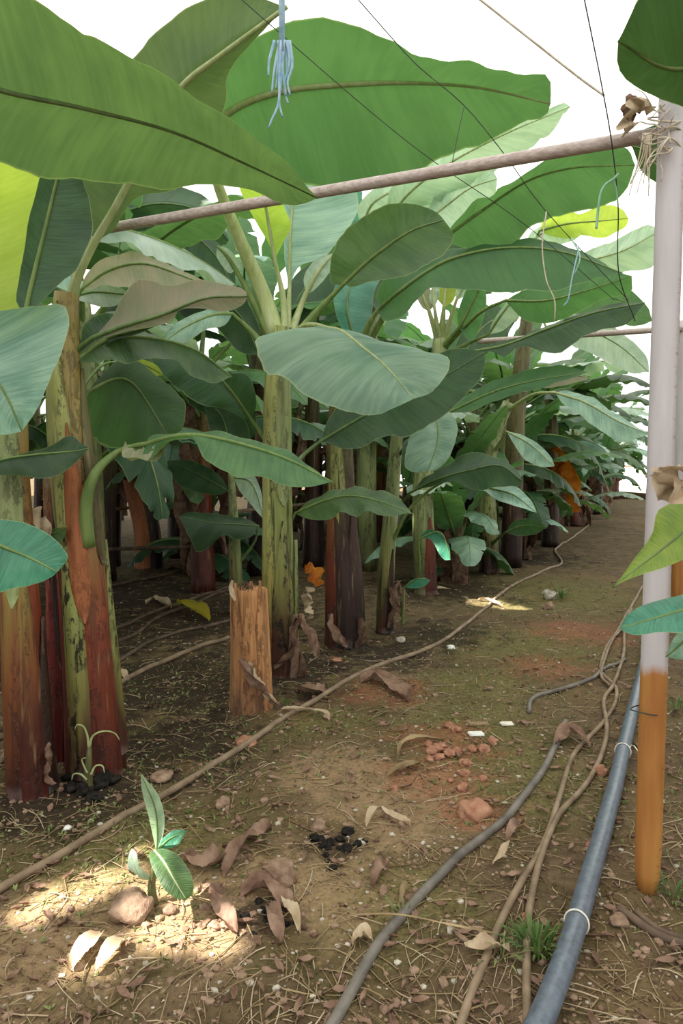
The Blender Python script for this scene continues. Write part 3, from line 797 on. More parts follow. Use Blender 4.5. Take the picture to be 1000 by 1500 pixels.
# --- thin sucker E left of the stump
E_, g = gplant(346, 900, 'slender green banana sucker rising behind the cut stump')
YE = g[1]
pe = [g, at(345, 830, YE), at(342, 760, YE), at(338, 690, YE)]
stem(E_, pe, [0.06, 0.055, 0.045, 0.03], 'stem_pale', 4)
sheath(E_, pe, [0.06, 0.055, 0.045, 0.03], -HP - 0.6, 0.8, 0.05, 0.7, 'stem_green', 0.012)
leaf(E_, [(378, 770, YE), (345, 768, YE - 0.2), (310, 766, YE - 0.4), (282, 760, YE - 0.5), (262, 756, YE - 0.55)],
     [(360, 760), (310, 752), (280, 750)], [(370, 785), (350, 790), (325, 785), (308, 800), (290, 808), (278, 790)], 'leaf_dark', (0.1, -0.1), [(346, 830, YE), (372, 795, YE)], 'rib_dark', 0.010, 0.002, 0.08, 0.012, 24)
leaf(E_, [(336, 720, YE), (300, 700, YE + 0.1), (262, 682, YE + 0.2), (240, 675, YE + 0.3)], [(320, 695), (280, 675)], [(310, 725), (265, 712), (245, 690)], 'leaf_dark', (0, 0), [(340, 770, YE)], 'rib_dark', 0.010, 0.002, 0.08, 0.012, 20)
leaf(E_, [(338, 690, YE), (335, 650, YE + .1), (325, 610, YE + .2), (300, 585, YE + .2)], [(325, 680), (310, 640), (300, 600)], [(350, 680), (365, 640), (350, 605)], 'leaf_dark', (0, 0), None, 'rib_dark', 0.010, 0.002, 0.08, 0.012, 20)
leaf(E_, [(342, 700, YE), (365, 705, YE - .2), (378, 730, YE - .3), (385, 760, YE - .35)], [(355, 695), (375, 700), (385, 735)], [(352, 720), (368, 740)], 'leaf_pale', (0, 0), None, 'rib', 0.008, 0.002, 0.08, 0.01, 18)

# --- plant F, thick dark stem
F_, g = gplant(506, 945, 'banana plant with thick dark maroon stem behind the long brown hose')
YF = g[1]
pf = [g + np.array((0, 0, -0.03)), at(504, 850, YF), at(500, 740, YF), at(497, 640, YF), at(505, 560, YF), at(528, 505, YF)]
RF = [0.165, 0.150, 0.125, 0.110, 0.09, 0.06]
stem(F_, pf, RF, 'stem_dark', 6)
sheath(F_, pf, RF, -HP - 0.8, 0.7, 0.0, 0.55, 'stem_red', 0.012)
sheath(F_, pf, RF, -HP - 0.1, 0.5, 0.02, 0.62, 'stem_dark', 0.014)
sheath(F_, pf, RF, -HP + 0.8, 0.6, 0.0, 0.5, 'stem_dark', 0.014)
sheath(F_, pf, RF, -HP - 0.2, 0.5, 0.42, 0.8, 'stem_yellow', 0.014)
dead(F_, [at(482, 900, YF - 0.17), at(492, 930, YF - 0.2), at(510, 945, YF - 0.22)], 0.08, 'dry', 0.02)
dead(F_, [at(528, 905, YF - 0.17), at(531, 930, YF - 0.19), at(522, 950, YF - 0.2)], 0.07, 'dry_dark', 0.02)
leaf(F_, [(556, 452, 5.35), (586, 426, 5.2), (628, 396, 5.1), (670, 376, 5.0), (740, 363, 4.9), (820, 368, 4.8), (912, 400, 4.7)],
     [(552, 425), (590, 390), (640, 368), (700, 360), (745, 358), (760, 348), (796, 353), (832, 360), (860, 373), (890, 390)],
     [(562, 470), (585, 466), (610, 440), (640, 421), (700, 427), (775, 427), (835, 421), (878, 405)], 'leaf_back', (0.15, -0.1), [(520, 530, YF), (540, 475, 5.4)], 'rib', 0.016, 0.003, 0.05, 0.010, 44, 0.034)
leaf(F_, [(645, 352, 5.1), (700, 312, 5.0), (770, 266, 4.85), (832, 247, 4.75), (890, 243, 4.65), (930, 242, 4.6)],
     [(660, 334), (680, 308), (700, 291), (721, 289), (732, 275), (766, 256), (800, 236), (860, 212), (915, 215)],
     [(665, 358), (692, 364), (738, 364), (782, 332), (830, 312), (880, 304), (915, 280)], 'leaf_back', (-0.15, 0.15), [(530, 520, YF), (575, 440, 5.35), (610, 390, 5.2)], 'rib', 0.014, 0.003, 0.05, 0.012, 40, 0.03)
leaf(F_, [(560, 470, 5.6), (575, 440, 5.7), (600, 400, 5.85), (620, 340, 6.0)], [(545, 440), (560, 400), (590, 350)], [(575, 465), (610, 430), (632, 380)], 'leaf_dark', (0, 0), [(530, 520, YF)], 'rib_dark', 0.012, 0.003, 0.06, 0.01, 22)
leaf(F_, [(520, 500, 5.7), (508, 450, 5.8), (520, 400, 6.0), (545, 370, 6.2)], [(495, 470), (490, 420), (520, 380)], [(535, 490), (548, 440), (555, 400)], 'leaf_teal', (0, 0), [(528, 530, YF)], 'rib_dark', 0.012, 0.003, 0.06, 0.01, 22)

# --- plant G, thin stem right of F
G_, g = gplant(563, 925, 'slim olive banana stem standing right beside the thick maroon one')
YG = g[1]
pg = [g, at(566, 830, YG), at(574, 730, YG), at(581, 640, YG), at(590, 570, YG)]
RG = [0.075, 0.068, 0.06, 0.05, 0.04]
stem(G_, pg, RG, 'stem_pale', 4)
sheath(G_, pg, RG, -HP - 0.3, 0.7, 0.0, 0.5, 'stem_green', 0.012)
sheath(G_, pg, RG, -HP + 0.6, 0.6, 0.0, 0.35, 'stem_dark', 0.016)
leaf(G_, [(632, 600, 5.7), (640, 620, 5.6), (640, 650, 5.5), (626, 690, 5.4)], [(615, 610), (600, 640), (592, 680), (605, 692)], [(655, 600), (670, 625), (660, 665), (642, 686)], 'leaf_blue', (-0.05, 0.0), [(585, 640, YG), (605, 605, 5.8), (620, 596, 5.75)], 'rib', 0.010, 0.003, 0.1, 0.008, 24)
leaf(G_, [(600, 640, 5.75), (612, 650, 5.7), (608, 690, 5.6)], [(590, 650), (590, 680)], [(622, 660), (620, 685)], 'leaf_dark', (0, 0), [(583, 670, YG)], 'rib_dark', 0.008, 0.002, 0.1, 0.006, 16)
leaf(G_, [(600, 722, 5.7), (640, 702, 5.5), (691, 688, 5.4), (732, 682, 5.3), (764, 704, 5.2)],
     [(630, 695), (670, 672), (697, 662), (735, 674), (758, 690)], [(630, 712), (665, 706), (700, 718), (740, 712), (760, 712)], 'leaf_dark', (0.12, -0.06), [(570, 790, YG), (584, 745, YG)], 'rib_dark', 0.010, 0.002, 0.08, 0.01, 28)
leaf(G_, [(690, 705, 5.6), (722, 716, 5.5), (752, 725, 5.4), (786, 751, 5.3)], [(712, 712), (748, 709), (774, 728)], [(712, 722), (732, 733), (762, 744)], 'leaf_blue', (0.05, -0.05), [(572, 800, YG), (600, 745, 5.75), (650, 705, 5.7)], 'rib', 0.010, 0.002, 0.08, 0.008, 22)
for q in ([(583, 850), (578, 880), (590, 905), (580, 925)], [(570, 860), (575, 890), (570, 920)], [(582, 855), (592, 870), (588, 900)]):
    dead(G_, [at(a, b, YG - 0.12) for a, b in q], 0.06, random.choice(['dry', 'dry_dark']), 0.02, 2.5)
leaf(G_, [(592, 860, 5.7), (612, 848, 5.6), (630, 850, 5.55)], [(602, 850), (620, 846)], [(605, 862), (622, 858)], 'leaf_teal', (0, -.05), [(590, 915, 5.75)], 'rib', 0.008, 0.002, 0.08, 0.004, 14)

# --- plant K with the bright fan of young stalks
K_, g = gplant(622, 868, 'banana plant with bright yellow-green young leaf fan and pale stem')
YK = g[1]
pk = [g, at(620, 800, YK), at(619, 720, YK), at(625, 620, YK), at(640, 540, YK), at(645, 490, YK)]
RK = [0.13, 0.12, 0.11, 0.10, 0.09, 0.07]
stem(K_, pk, RK, 'stem_pale', 5)
sheath(K_, pk, RK, -HP - 0.4, 0.8, 0.0, 0.5, 'stem_pale', 0.014)
sheath(K_, pk, RK, -HP + 0.6, 0.8, 0.0, 0.3, 'stem_red', 0.02)
leaf(K_, [(650, 450, 7.5), (652, 428, 7.5), (660, 403, 7.5)], [(640, 435), (648, 412)], [(664, 440), (670, 415)], 'leaf_young_backlit', (0, 0), [(645, 500, YK)], 'rib_pale', 0.02, 0.006, 0.1, 0.004, 14, 0.05)
leaf(K_, [(672, 480, 7.4), (688, 450, 7.3), (702, 420, 7.2), (705, 390, 7.1)], [(670, 460), (680, 430), (695, 400)], [(690, 500), (705, 475), (712, 440)], 'leaf_back', (0, 0), [(648, 510, YK)], 'rib', 0.02, 0.005, 0.06, 0.008, 22, 0.04)
leaf(K_, [(628, 455, 7.6), (618, 430, 7.6), (612, 410, 7.6)], [(618, 450), (606, 425)], [(636, 445), (626, 415)], 'leaf_faded', (0, 0), [(642, 500, YK)], 'rib_pale', 0.02, 0.006, 0.1, 0.004, 12, 0.04)
leaf(K_, [(636, 450, 7.5), (634, 425, 7.5), (640, 405, 7.5)], [(628, 435)], [(644, 430)], 'leaf_pale', (0, 0), [(644, 505, YK)], 'rib_pale', 0.016, 0.006, 0.1, 0.004, 12, 0.04)
leaf(K_, [(668, 440, 7.45), (680, 418, 7.4), (692, 412, 7.3)], [(668, 425)], [(682, 432)], 'leaf_pale', (0, 0), [(650, 500, YK)], 'rib_pale', 0.016, 0.006, 0.1, 0.004, 12, 0.04)
leaf(K_, [(655, 605, 7.2), (720, 575, 7.0), (780, 558, 6.8), (862, 545, 6.6)], [(690, 575), (740, 552), (810, 535)], [(690, 602), (740, 582), (800, 566)], 'leaf_back', (0.1, -0.1), [(632, 640, YK)], 'rib', 0.014, 0.003, 0.05, 0.008, 26, 0.03)
leaf(K_, [(745, 566, 7.3), (790, 553, 7.2), (830, 550, 7.1), (864, 553, 7.0)], [(770, 552), (820, 545)], [(765, 574), (800, 568), (840, 562)], 'leaf_faded', (0.1, -0.1), [(650, 560, YK), (700, 575, 7.4)], 'rib', 0.012, 0.003, 0.05, 0.006, 20, 0.03)
leaf(K_, [(612, 790, 7.4), (645, 780, 7.3), (660, 820, 7.2)], [(630, 775), (655, 795)], [(630, 790), (648, 818)], 'leaf_teal', (0, 0), [(615, 840, YK - .1)], 'rib', 0.012, 0.003, 0.1, 0.006, 16)
leaf(K_, [(690, 515, 7.0), (740, 505, 6.9), (805, 480, 6.7), (870, 458, 6.5), (945, 443, 6.3)], [(720, 505), (775, 488), (808, 474), (850, 460), (900, 445)], [(720, 516), (740, 522), (763, 508), (820, 517), (858, 490), (918, 474)], 'leaf_dark', (0.12, -0.1), [(648, 530, YK)], 'rib', 0.014, 0.003, 0.05, 0.01, 30, 0.03)
leaf(K_, [(740, 440, 6.9), (800, 440, 6.7), (860, 425, 6.5), (925, 404, 6.3)], [(770, 425), (832, 415), (890, 398)], [(770, 470), (818, 470), (880, 440), (922, 430)], 'leaf_back', (0.0, 0.1), [(650, 510, YK), (700, 460, 7.2)], 'rib', 0.014, 0.003, 0.05, 0.01, 26, 0.03)
leaf(K_, [(715, 490, 7.3), (735, 460, 7.2), (760, 430, 7.1), (780, 415, 7.0)], [(722, 470), (745, 440)], [(740, 482), (770, 450)], 'leaf_pale', (0, 0), [(648, 520, YK)], 'rib', 0.014, 0.003, 0.05, 0.01, 16, 0.03)

# --- plant in the row farther on, with the long leaf beside the post
W_, g = gplant(716, 838, 'banana plant farther along the row, its long leaf hanging toward the post')
YW = g[1]
pw = [g, at(716, 780, YW), at(718, 700, YW), at(770, 600, YW), at(798, 575, YW)]
pw = [g, at(714, 780, YW), at(712, 700, YW), at(722, 640, YW), at(745, 590, YW)]
stem(W_, pw, [0.13, 0.12, 0.11, 0.1, 0.07], 'stem_pale', 5)
sheath(W_, pw, [0.13, 0.12, 0.11, 0.1, 0.07], -HP, 0.9, 0.0, 0.5, 'stem_green', 0.014)
leaf(W_, [(812, 575, 8.0), (858, 590, 7.8), (905, 617, 7.6), (950, 636, 7.4)], [(835, 573), (870, 584), (895, 602), (925, 620)], [(822, 588), (842, 603), (878, 630), (902, 645), (930, 644)], 'leaf_blue', (0.1, -0.1), [(745, 600, YW), (780, 578, 8.2)], 'rib_pale', 0.014, 0.003, 0.05, 0.01, 28, 0.03)
leaf(W_, [(742, 632, 8.2), (775, 650, 8.0), (812, 683, 7.8)], [(765, 637), (790, 652), (806, 668)], [(755, 655), (768, 672), (792, 684)], 'leaf_blue', (0.05, -0.05), [(725, 660, YW)], 'rib_pale', 0.012, 0.003, 0.06, 0.006, 20, 0.03)
leaf(W_, [(740, 780, 8.4), (765, 770, 8.3), (800, 772, 8.1)], [(755, 762), (785, 762)], [(760, 785), (785, 782)], 'leaf_dark', (0, 0), [(716, 800, YW)], 'rib_dark', 0.012, 0.003, 0.06, 0.006, 16, 0.03)

# more leaves of the near plants and of their neighbours behind
leaf(A3, [(118, 425, 3.6), (160, 396, 3.6), (210, 386, 3.55), (265, 403, 3.5), (306, 421, 3.45)], [(137, 386), (180, 371), (230, 380), (285, 405)], [(150, 418), (190, 424), (230, 428), (280, 425)], 'leaf_faded', (0.05, -0.12), [(98, 520, YA + 0.05), (104, 460, 3.55)], 'rib', 0.010, 0.003, 0.08, 0.01, 26)
leaf(A3, [(100, 440, 3.7), (135, 428, 3.7), (190, 432, 3.65)], [(112, 425), (150, 414), (175, 420)], [(120, 440), (150, 450), (178, 446)], 'leaf_pale', (0.0, -0.06), [(98, 520, YA + 0.05)], 'rib', 0.008, 0.003, 0.08, 0.01, 18)
leaf(A3, [(190, 530, 3.9), (215, 536, 3.9), (240, 550, 3.9)], [(205, 526), (228, 534)], [(205, 542), (225, 550)], 'leaf_young_backlit', (0, 0), [(110, 580, YA + 0.05), (150, 535, 3.7)], 'rib', 0.006, 0.002, 0.08, 0.006, 14)  # small bright leaf added to stand for a backlit yellow patch
Z_, g = gplant(158, 850, 'slim dark banana stem with dark drooping leaves between spotted stem and leaning stem')
YZ = g[1]
stem(Z_, [g, at(158, 760, YZ), at(165, 650, YZ), at(200, 500, YZ), at(240, 400, YZ)], [0.10, 0.09, 0.09, 0.08, 0.06], 'stem_dark', 5)
zc_ = (238, 410, YZ)
leaf(Z_, [(150, 335, 7.0), (190, 308, 6.8), (240, 298, 6.6), (300, 312, 6.4), (335, 352, 6.3)], [(175, 300), (230, 272), (290, 282), (325, 315)], [(180, 345), (240, 332), (300, 345), (325, 360)], 'leaf_dark', (0.1, 0.1), [zc_, (180, 370, 7.3)], 'rib_dark', 0.014, 0.003, 0.06, 0.015, 26)
leaf(Z_, [(205, 385, 7.4), (235, 352, 7.2), (278, 368, 7.0)], [(212, 350), (245, 338), (270, 345)], [(225, 385), (250, 378), (270, 378)], 'leaf_back', (0, 0), [zc_], 'rib', 0.012, 0.003, 0.06, 0.01, 18)
leaf(Z_, [(222, 388, 6.9), (250, 372, 6.8), (282, 372, 6.7)], [(235, 372), (262, 362)], [(240, 392), (262, 388), (276, 382)], 'leaf_pale', (0, 0), [zc_], 'rib', 0.010, 0.003, 0.06, 0.01, 14)
leaf(Z_, [(255, 330, 7.2), (285, 345, 7.0), (320, 380, 6.8), (345, 430, 6.7)], [(280, 325), (318, 350), (342, 390)], [(262, 355), (285, 385), (320, 415)], 'leaf_dark', (0, 0), [zc_, (240, 360, YZ - 0.2)], 'rib_dark', 0.012, 0.003, 0.06, 0.01, 20)
leaf(Z_, [(250, 440, 7.4), (300, 430, 7.2), (350, 460, 7.0), (380, 520, 6.9)], [(290, 405), (350, 430), (380, 480)], [(270, 465), (310, 475), (350, 515)], 'leaf_dark', (0, 0), [zc_], 'rib_dark', 0.012, 0.003, 0.06, 0.01, 20)
leaf(Z_, [(215, 450, 7.6), (170, 460, 7.4), (130, 500, 7.2), (110, 550, 7.1)], [(180, 435), (135, 465), (105, 515)], [(200, 475), (160, 500), (130, 545)], 'leaf_dark', (0, 0), [zc_], 'rib_dark', 0.012, 0.003, 0.06, 0.01, 20)
leaf(Z_, [(225, 380, 7.8), (190, 350, 8.0), (140, 345, 8.2), (90, 380, 8.3)], [(190, 325), (140, 315), (100, 345)], [(200, 375), (150, 380), (110, 400)], 'leaf', (0, 0), [zc_], 'rib_dark', 0.012, 0.003, 0.06, 0.01, 20)
leaf(Z_, [(255, 560, 7.6), (300, 560, 7.4), (350, 585, 7.2), (375, 640, 7.0)], [(290, 535), (345, 555), (372, 600)], [(275, 590), (320, 620), (355, 640)], 'leaf_dark', (0, 0), [(205, 560, YZ)], 'rib_dark', 0.012, 0.003, 0.06, 0.01, 20)
V_, g = gplant(536, 835, 'tall banana plant behind, its pale glossy leaves rising above the wooden bar')
YV = g[1]
stem(V_, [g, at(536, 700, YV), at(538, 560, YV), at(545, 430, YV), at(550, 360, YV)], [0.14, 0.13, 0.12, 0.10, 0.07], 'stem_pale', 5)
vc = (550, 370, YV)
leaf(V_, [(565, 325, 8.2), (602, 280, 7.8), (660, 238, 7.4), (740, 196, 7.0), (835, 156, 6.6)], [(572, 275), (605, 245), (640, 220), (720, 183), (790, 160), (825, 152)], [(600, 312), (650, 290), (690, 268), (740, 238), (800, 200)], 'leaf_pale', (-0.1, 0.15), [vc], 'rib_pale', 0.016, 0.003, 0.05, 0.03, 34)  # sunlit leaves, here and next two: that light is put into the pale colour
leaf(V_, [(530, 335, 8.4), (548, 296, 8.2), (600, 275, 8.0), (665, 292, 7.8)], [(525, 300), (570, 262), (620, 258), (655, 272)], [(552, 322), (600, 308), (645, 308)], 'leaf_pale', (0, 0.1), [vc], 'rib_pale', 0.016, 0.003, 0.05, 0.02, 24)
leaf(V_, [(610, 335, 8.0), (655, 300, 7.8), (690, 275, 7.6), (728, 262, 7.4)], [(640, 285), (690, 250), (720, 250)], [(650, 340), (690, 315), (725, 285)], 'leaf_pale', (0, 0), [vc], 'rib_pale', 0.014, 0.003, 0.05, 0.02, 22)
leaf(V_, [(520, 350, 8.8), (500, 310, 8.8), (495, 260, 8.9), (520, 210, 9.0)], [(488, 330), (470, 280), (490, 230)], [(530, 320), (530, 270), (530, 230)], 'leaf_teal', (0, 0), [vc], 'rib', 0.014, 0.003, 0.05, 0.02, 20)
leaf(V_, [(570, 390, 8.3), (620, 375, 8.1), (680, 390, 7.9), (720, 430, 7.7)], [(610, 350), (675, 355), (712, 395)], [(600, 405), (650, 420), (695, 430)], 'leaf_dark', (0, 0), [vc], 'rib_dark', 0.014, 0.003, 0.05, 0.02, 20)
leaf(V_, [(525, 400, 8.3), (480, 400, 8.1), (440, 430, 7.9), (420, 480, 7.8)], [(490, 375), (440, 395), (412, 445)], [(505, 425), (465, 445), (440, 480)], 'leaf_dark', (0, 0), [vc], 'rib_dark', 0.014, 0.003, 0.05, 0.02, 20)
U_, g = gplant(748, 830, 'tall banana plant past the bright fan, with ragged yellow-green top leaf')
YU = g[1]
stem(U_, [g, at(750, 740, YU), at(755, 620, YU), at(768, 500, YU), at(778, 420, YU)], [0.14, 0.13, 0.12, 0.10, 0.07], 'stem_dark', 5)
uc = (778, 430, YU)
leaf(U_, [(790, 338, 8.8), (830, 328, 8.6), (875, 324, 8.4), (920, 320, 8.2)], [(800, 312), (830, 306), (850, 314), (882, 300), (910, 306)], [(805, 345), (835, 350), (852, 345), (885, 348), (915, 332)], 'leaf_young_backlit', (0, 0), [uc, (778, 370, 9.0)], 'rib', 0.014, 0.003, 0.05, 0.02, 26)
leaf(U_, [(768, 362, 8.9), (800, 340, 8.8), (858, 336, 8.6)], [(780, 338), (820, 325)], [(800, 362), (840, 352)], 'leaf_pale', (0, 0), [uc], 'rib_pale', 0.014, 0.003, 0.05, 0.01, 18)
leaf(U_, [(830, 392, 8.6), (870, 380, 8.3), (915, 366, 8.0), (966, 338, 7.8)], [(850, 372), (900, 352), (945, 330)], [(855, 400), (905, 398), (955, 390)], 'leaf_pale', (0, 0.1), [uc, (800, 400, 9.0)], 'rib_pale', 0.014, 0.003, 0.05, 0.02, 24)
leaf(U_, [(800, 450, 9.0), (850, 430, 8.8), (910, 440, 8.6), (955, 470, 8.4)], [(840, 410), (905, 415), (945, 445)], [(830, 458), (880, 465), (930, 478)], 'leaf_back', (0, 0), [uc], 'rib', 0.014, 0.003, 0.05, 0.02, 24)
leaf(U_, [(800, 480, 9.0), (850, 480, 8.8), (905, 505, 8.6), (950, 545, 8.4)], [(845, 460), (900, 480), (945, 520)], [(825, 500), (870, 520), (920, 545)], 'leaf_pale', (0, 0), [uc], 'rib', 0.014, 0.003, 0.05, 0.02, 24)
leaf(U_, [(755, 470, 9.0), (720, 470, 8.8), (690, 500, 8.6), (672, 545, 8.5)], [(725, 445), (688, 470), (665, 515)], [(740, 495), (712, 520), (690, 548)], 'leaf_dark', (0, 0), [uc], 'rib', 0.014, 0.003, 0.05, 0.02, 20)

# ------------------------------------------------------------------ generic banana plants of the rows
def local_leaf(L, W, e0, e1, fold, seed, n=46, mat='leaf'):
    """leaf mesh data in its own space: base at the origin, growing along +X and arching over"""
    r = random.Random(seed)
    pl = 0.22 * L
    s = np.linspace(0, 1, 40)
    el = e0 + (e1 - e0) * s ** 1.3
    dx = np.cos(el); dz = np.sin(el)
    P = np.stack([np.concatenate([[0], np.cumsum(dx)[:-1]]), np.zeros(40), np.concatenate([[0], np.cumsum(dz)[:-1]])], 1) * (L / 40)
    P[:, 1] = 0.08 * L * np.sin(s * 2.2) * r.uniform(-1, 1)
    k = 9
    mid = cr(P[k - 1:], n)
    t = np.linspace(0, 1, n)
    w = W * 0.5 * (np.sin(PI * np.clip(t * 0.97 + 0.03, 0, 1) ** 0.85) ** 0.55)
    w[0] = 0.01; w[-1] = 0.004
    T = nrm(np.gradient(mid, axis=0))
    side = np.array((0, 1.0, 0)); S = nrm(side - T * (T @ side)[:, None]); U = np.cross(T, S)
    es = []
    for sg in (-1, 1):
        f = fold * (0.5 + 0.9 * t) * r.uniform(0.6, 1.3)
        jag = 1 + 0.07 * np.sin(t * 17 + seed) * t + 0.03 * (np.array([r.random() for _ in range(n)]) - 0.5)
        for _ in range(r.choice([0, 1, 2, 4])):
            q = r.randrange(6, n - 5); jag[q] *= r.uniform(0.35, 0.8)
        es.append(mid + (S * sg * np.cos(f)[:, None] - np.sign(T[0][0] * S[0][1] or 1) * np.abs(U) * 0 - np.array((0, 0, 1)) * np.sin(f)[:, None]) * (w * jag)[:, None])
    Vb, Fb, uv = blade(mid, es[0], es[1], 3, 0.05, 0.02, 8.0, seed)
    Vr, Fr, ur = tube(np.vstack([P[:k], mid[1:]]), np.concatenate([np.linspace(0.03, 0.016, k), np.linspace(0.016, 0.003, n - 1)]), 6)
    return (mesh_data('leaf', Vb, Fb, M[mat], uv), mesh_data('midrib', Vr, Fr, M['rib'], ur))

VAR = []
specs = [  # length, width, start elevation, end elevation, fold, material
    (1.9, 0.58, 1.25, 0.25, 0.15, 'leaf_back'), (2.0, 0.60, 1.05, -0.2, 0.25, 'leaf'), (2.0, 0.60, 0.9, -0.7, 0.35, 'leaf_dark'),
    (1.8, 0.58, 0.7, -1.0, 0.45, 'leaf_blue'), (1.7, 0.55, 0.45, -1.25, 0.55, 'leaf_dark'), (1.9, 0.60, 0.8, -0.4, 0.25, 'leaf'),
    (1.5, 0.45, 0.2, -1.45, 0.7, 'leaf_dark'), (1.8, 0.5, 1.35, 0.7, 0.1, 'leaf_back'), (2.0, 0.62, 0.6, -0.6, 0.3, 'leaf_pale'),
    (1.6, 0.5, 0.55, -1.1, 0.4, 'leaf'), (1.9, 0.6, 0.95, -0.5, 0.2, 'leaf_blue')]
for i, s in enumerate(specs):
    VAR.append(local_leaf(*s[:5], seed=i * 3 + 1, mat=s[5]))
DEADV = []
for i in range(4):
    random.seed(50 + i)
    Vs, Fs, us = strip([(0, 0, 0), (0.12, 0.02, 0.02), (0.2, 0.0, -0.25), (0.17, 0.03, -0.75), (0.2, -0.02, -1.05)], 0.22, 18, 0.03, 1.8, 5)
    DEADV.append(mesh_data('dead_leaf', Vs, Fs, M[['dry_dark', 'dry', 'dry_dark', 'dry_orange'][i]], us))
STEMV = []
for i, (mt, sh) in enumerate((('stem_dark', 'stem_red'), ('stem_pale', 'stem_green'), ('stem_red', 'stem_yellow'), ('stem_dark', 'stem_dark'))):
    P = cr([(0, 0, -0.05), (0.02 * i, 0.01, 0.8), (0.03, -0.02, 1.5), (0.0, 0.0, 2.1)], 16)
    Vt, Ft, ut = tube(P, np.linspace(0.135, 0.07, 16), 12, True, 0.05, 5)
    STEMV.append((mesh_data('pseudostem', Vt, Ft, M[mt], ut), sh))
SHEATHV = {}
def generic(x, y, h, nl, seed, label, group, low=True, smin=0.9):
    r = random.Random(seed)
    z = float(gz(x, y))
    pl = empty('banana_plant', (x, y, z), label, 'banana plant', group, r.uniform(0, 6.28))
    k = h / 2.1
    st = obj('pseudostem', STEMV[seed % 4][0], pl); st.scale = (0.75 + 0.25 * k, 0.75 + 0.25 * k, k)
    for i in range(nl):
        if i < 2: v = r.choice([0, 7])
        elif i < nl * 0.6: v = r.choice([1, 2, 5, 8, 10])
        else: v = r.choice([3, 4, 6, 9])
        ang = i * 2.4 + r.uniform(-0.4, 0.4)
        s = r.uniform(smin, 1.12) * (0.55 + 0.45 * k)
        zz = h - (0.05 + 0.10 * i * (0.6 + 0.4 * r.random()))
        lo = obj('leaf', VAR[v][0], pl, (0.03 * math.cos(ang), 0.03 * math.sin(ang), zz), (r.uniform(-0.2, 0.2), r.uniform(-0.12, 0.12), ang))
        lo.scale = (s, s, s)
        obj('midrib', VAR[v][1], lo)
    for i in range(3 if low else 0):
        ang = r.uniform(0, 6.28); s = r.uniform(0.6, 0.85)
        v = r.choice([4, 6, 9, 3])
        lo = obj('leaf', VAR[v][0], pl, (0.03 * math.cos(ang), 0.03 * math.sin(ang), h * r.uniform(0.4, 0.62)), (r.uniform(-0.2, 0.2), r.uniform(-0.2, 0.1), ang))
        lo.scale = (s, s, s)
        obj('midrib', VAR[v][1], lo)
    for i in range(5):
        ang = r.uniform(0, 6.28)
        do = obj('dead_leaf', DEADV[r.choice([0, 1, 0, 2])], pl, (0.06 * math.cos(ang), 0.06 * math.sin(ang), h * r.uniform(0.5, 0.85)), (0, 0, ang))
        do.scale = (0.9, 0.9, 0.9)
    return pl

u = np.array((0.46, 0.888)); nl_ = np.array((-0.888, 0.46))
base = ground(410, 985)[:2]
cnt = 100
# front row past the near plants: stations along the row measured from the yellow-green stem
front = [(5.7, 0.25), (6.9, 0.1), (8.2, 0.2), (9.6, 0.0), (11.0, 0.15), (12.5, -0.05), (14.2, 0.1), (16.0, 0.0), (18.0, 0.15), (20.0, 0.05), (22.0, 0.1)]
ORD = ['', 'first', 'second', 'third', 'fourth', 'fifth', 'sixth', 'seventh', 'eighth', 'ninth', 'tenth', 'eleventh', 'twelfth', 'thirteenth', 'fourteenth', 'fifteenth', 'sixteenth']
front_s = [q[0] for q in front] + [float(np.dot(np.array(k.location[:2]) - base, u)) for k in (W_, U_)] + [float(np.dot(ground(805, 800)[:2] - base, u))]
ks = float(np.dot(np.array(K_.location[:2]) - base, u)); front_s = [q for q in front_s if q > ks]
for i, (s, o) in enumerate(front):
    p = base + u * s + nl_ * (o + 0.15)
    rank = 1 + sum(1 for q in front_s if q < s)
    generic(p[0], p[1], 2.15 + 0.5 * ((i * 7) % 5) / 4, 11, cnt, '%s front-row banana plant along the path past the bright young leaf fan' % ORD[rank], 'front row banana plants down the path'); cnt += 1
rows = [(2.3, [-2.6, -1.2, 0.2, 2.2, 3.2, 4.4, 5.8, 7.4, 9.2, 11.2, 13.4, 15.8]), (4.6, [-3.0, -1.5, 0.0, 1.4, 2.8, 4.4, 6.2, 8.2, 10.4, 12.8]), (6.9, [-2.4, -0.6, 1.2, 3.0, 5.0, 7.2, 9.6]), (9.2, [-2, 0.5, 3, 5.5, 8.0])]
names = ['second', 'third', 'fourth', 'fifth']
for ri, (off, lst) in enumerate(rows):
    for i, s in enumerate(lst):
        p = base + u * (s + 0.3 * math.sin(i * 3.3 + ri)) + nl_ * (off + 0.2 * math.sin(i * 2.1))
        generic(p[0], p[1], 2.4 + 0.8 * ((i * 5 + ri * 3) % 7) / 6, 11, cnt, 'shaded banana plant in the %s row behind the near stems' % names[ri], '%s row banana plants' % names[ri]); cnt += 1
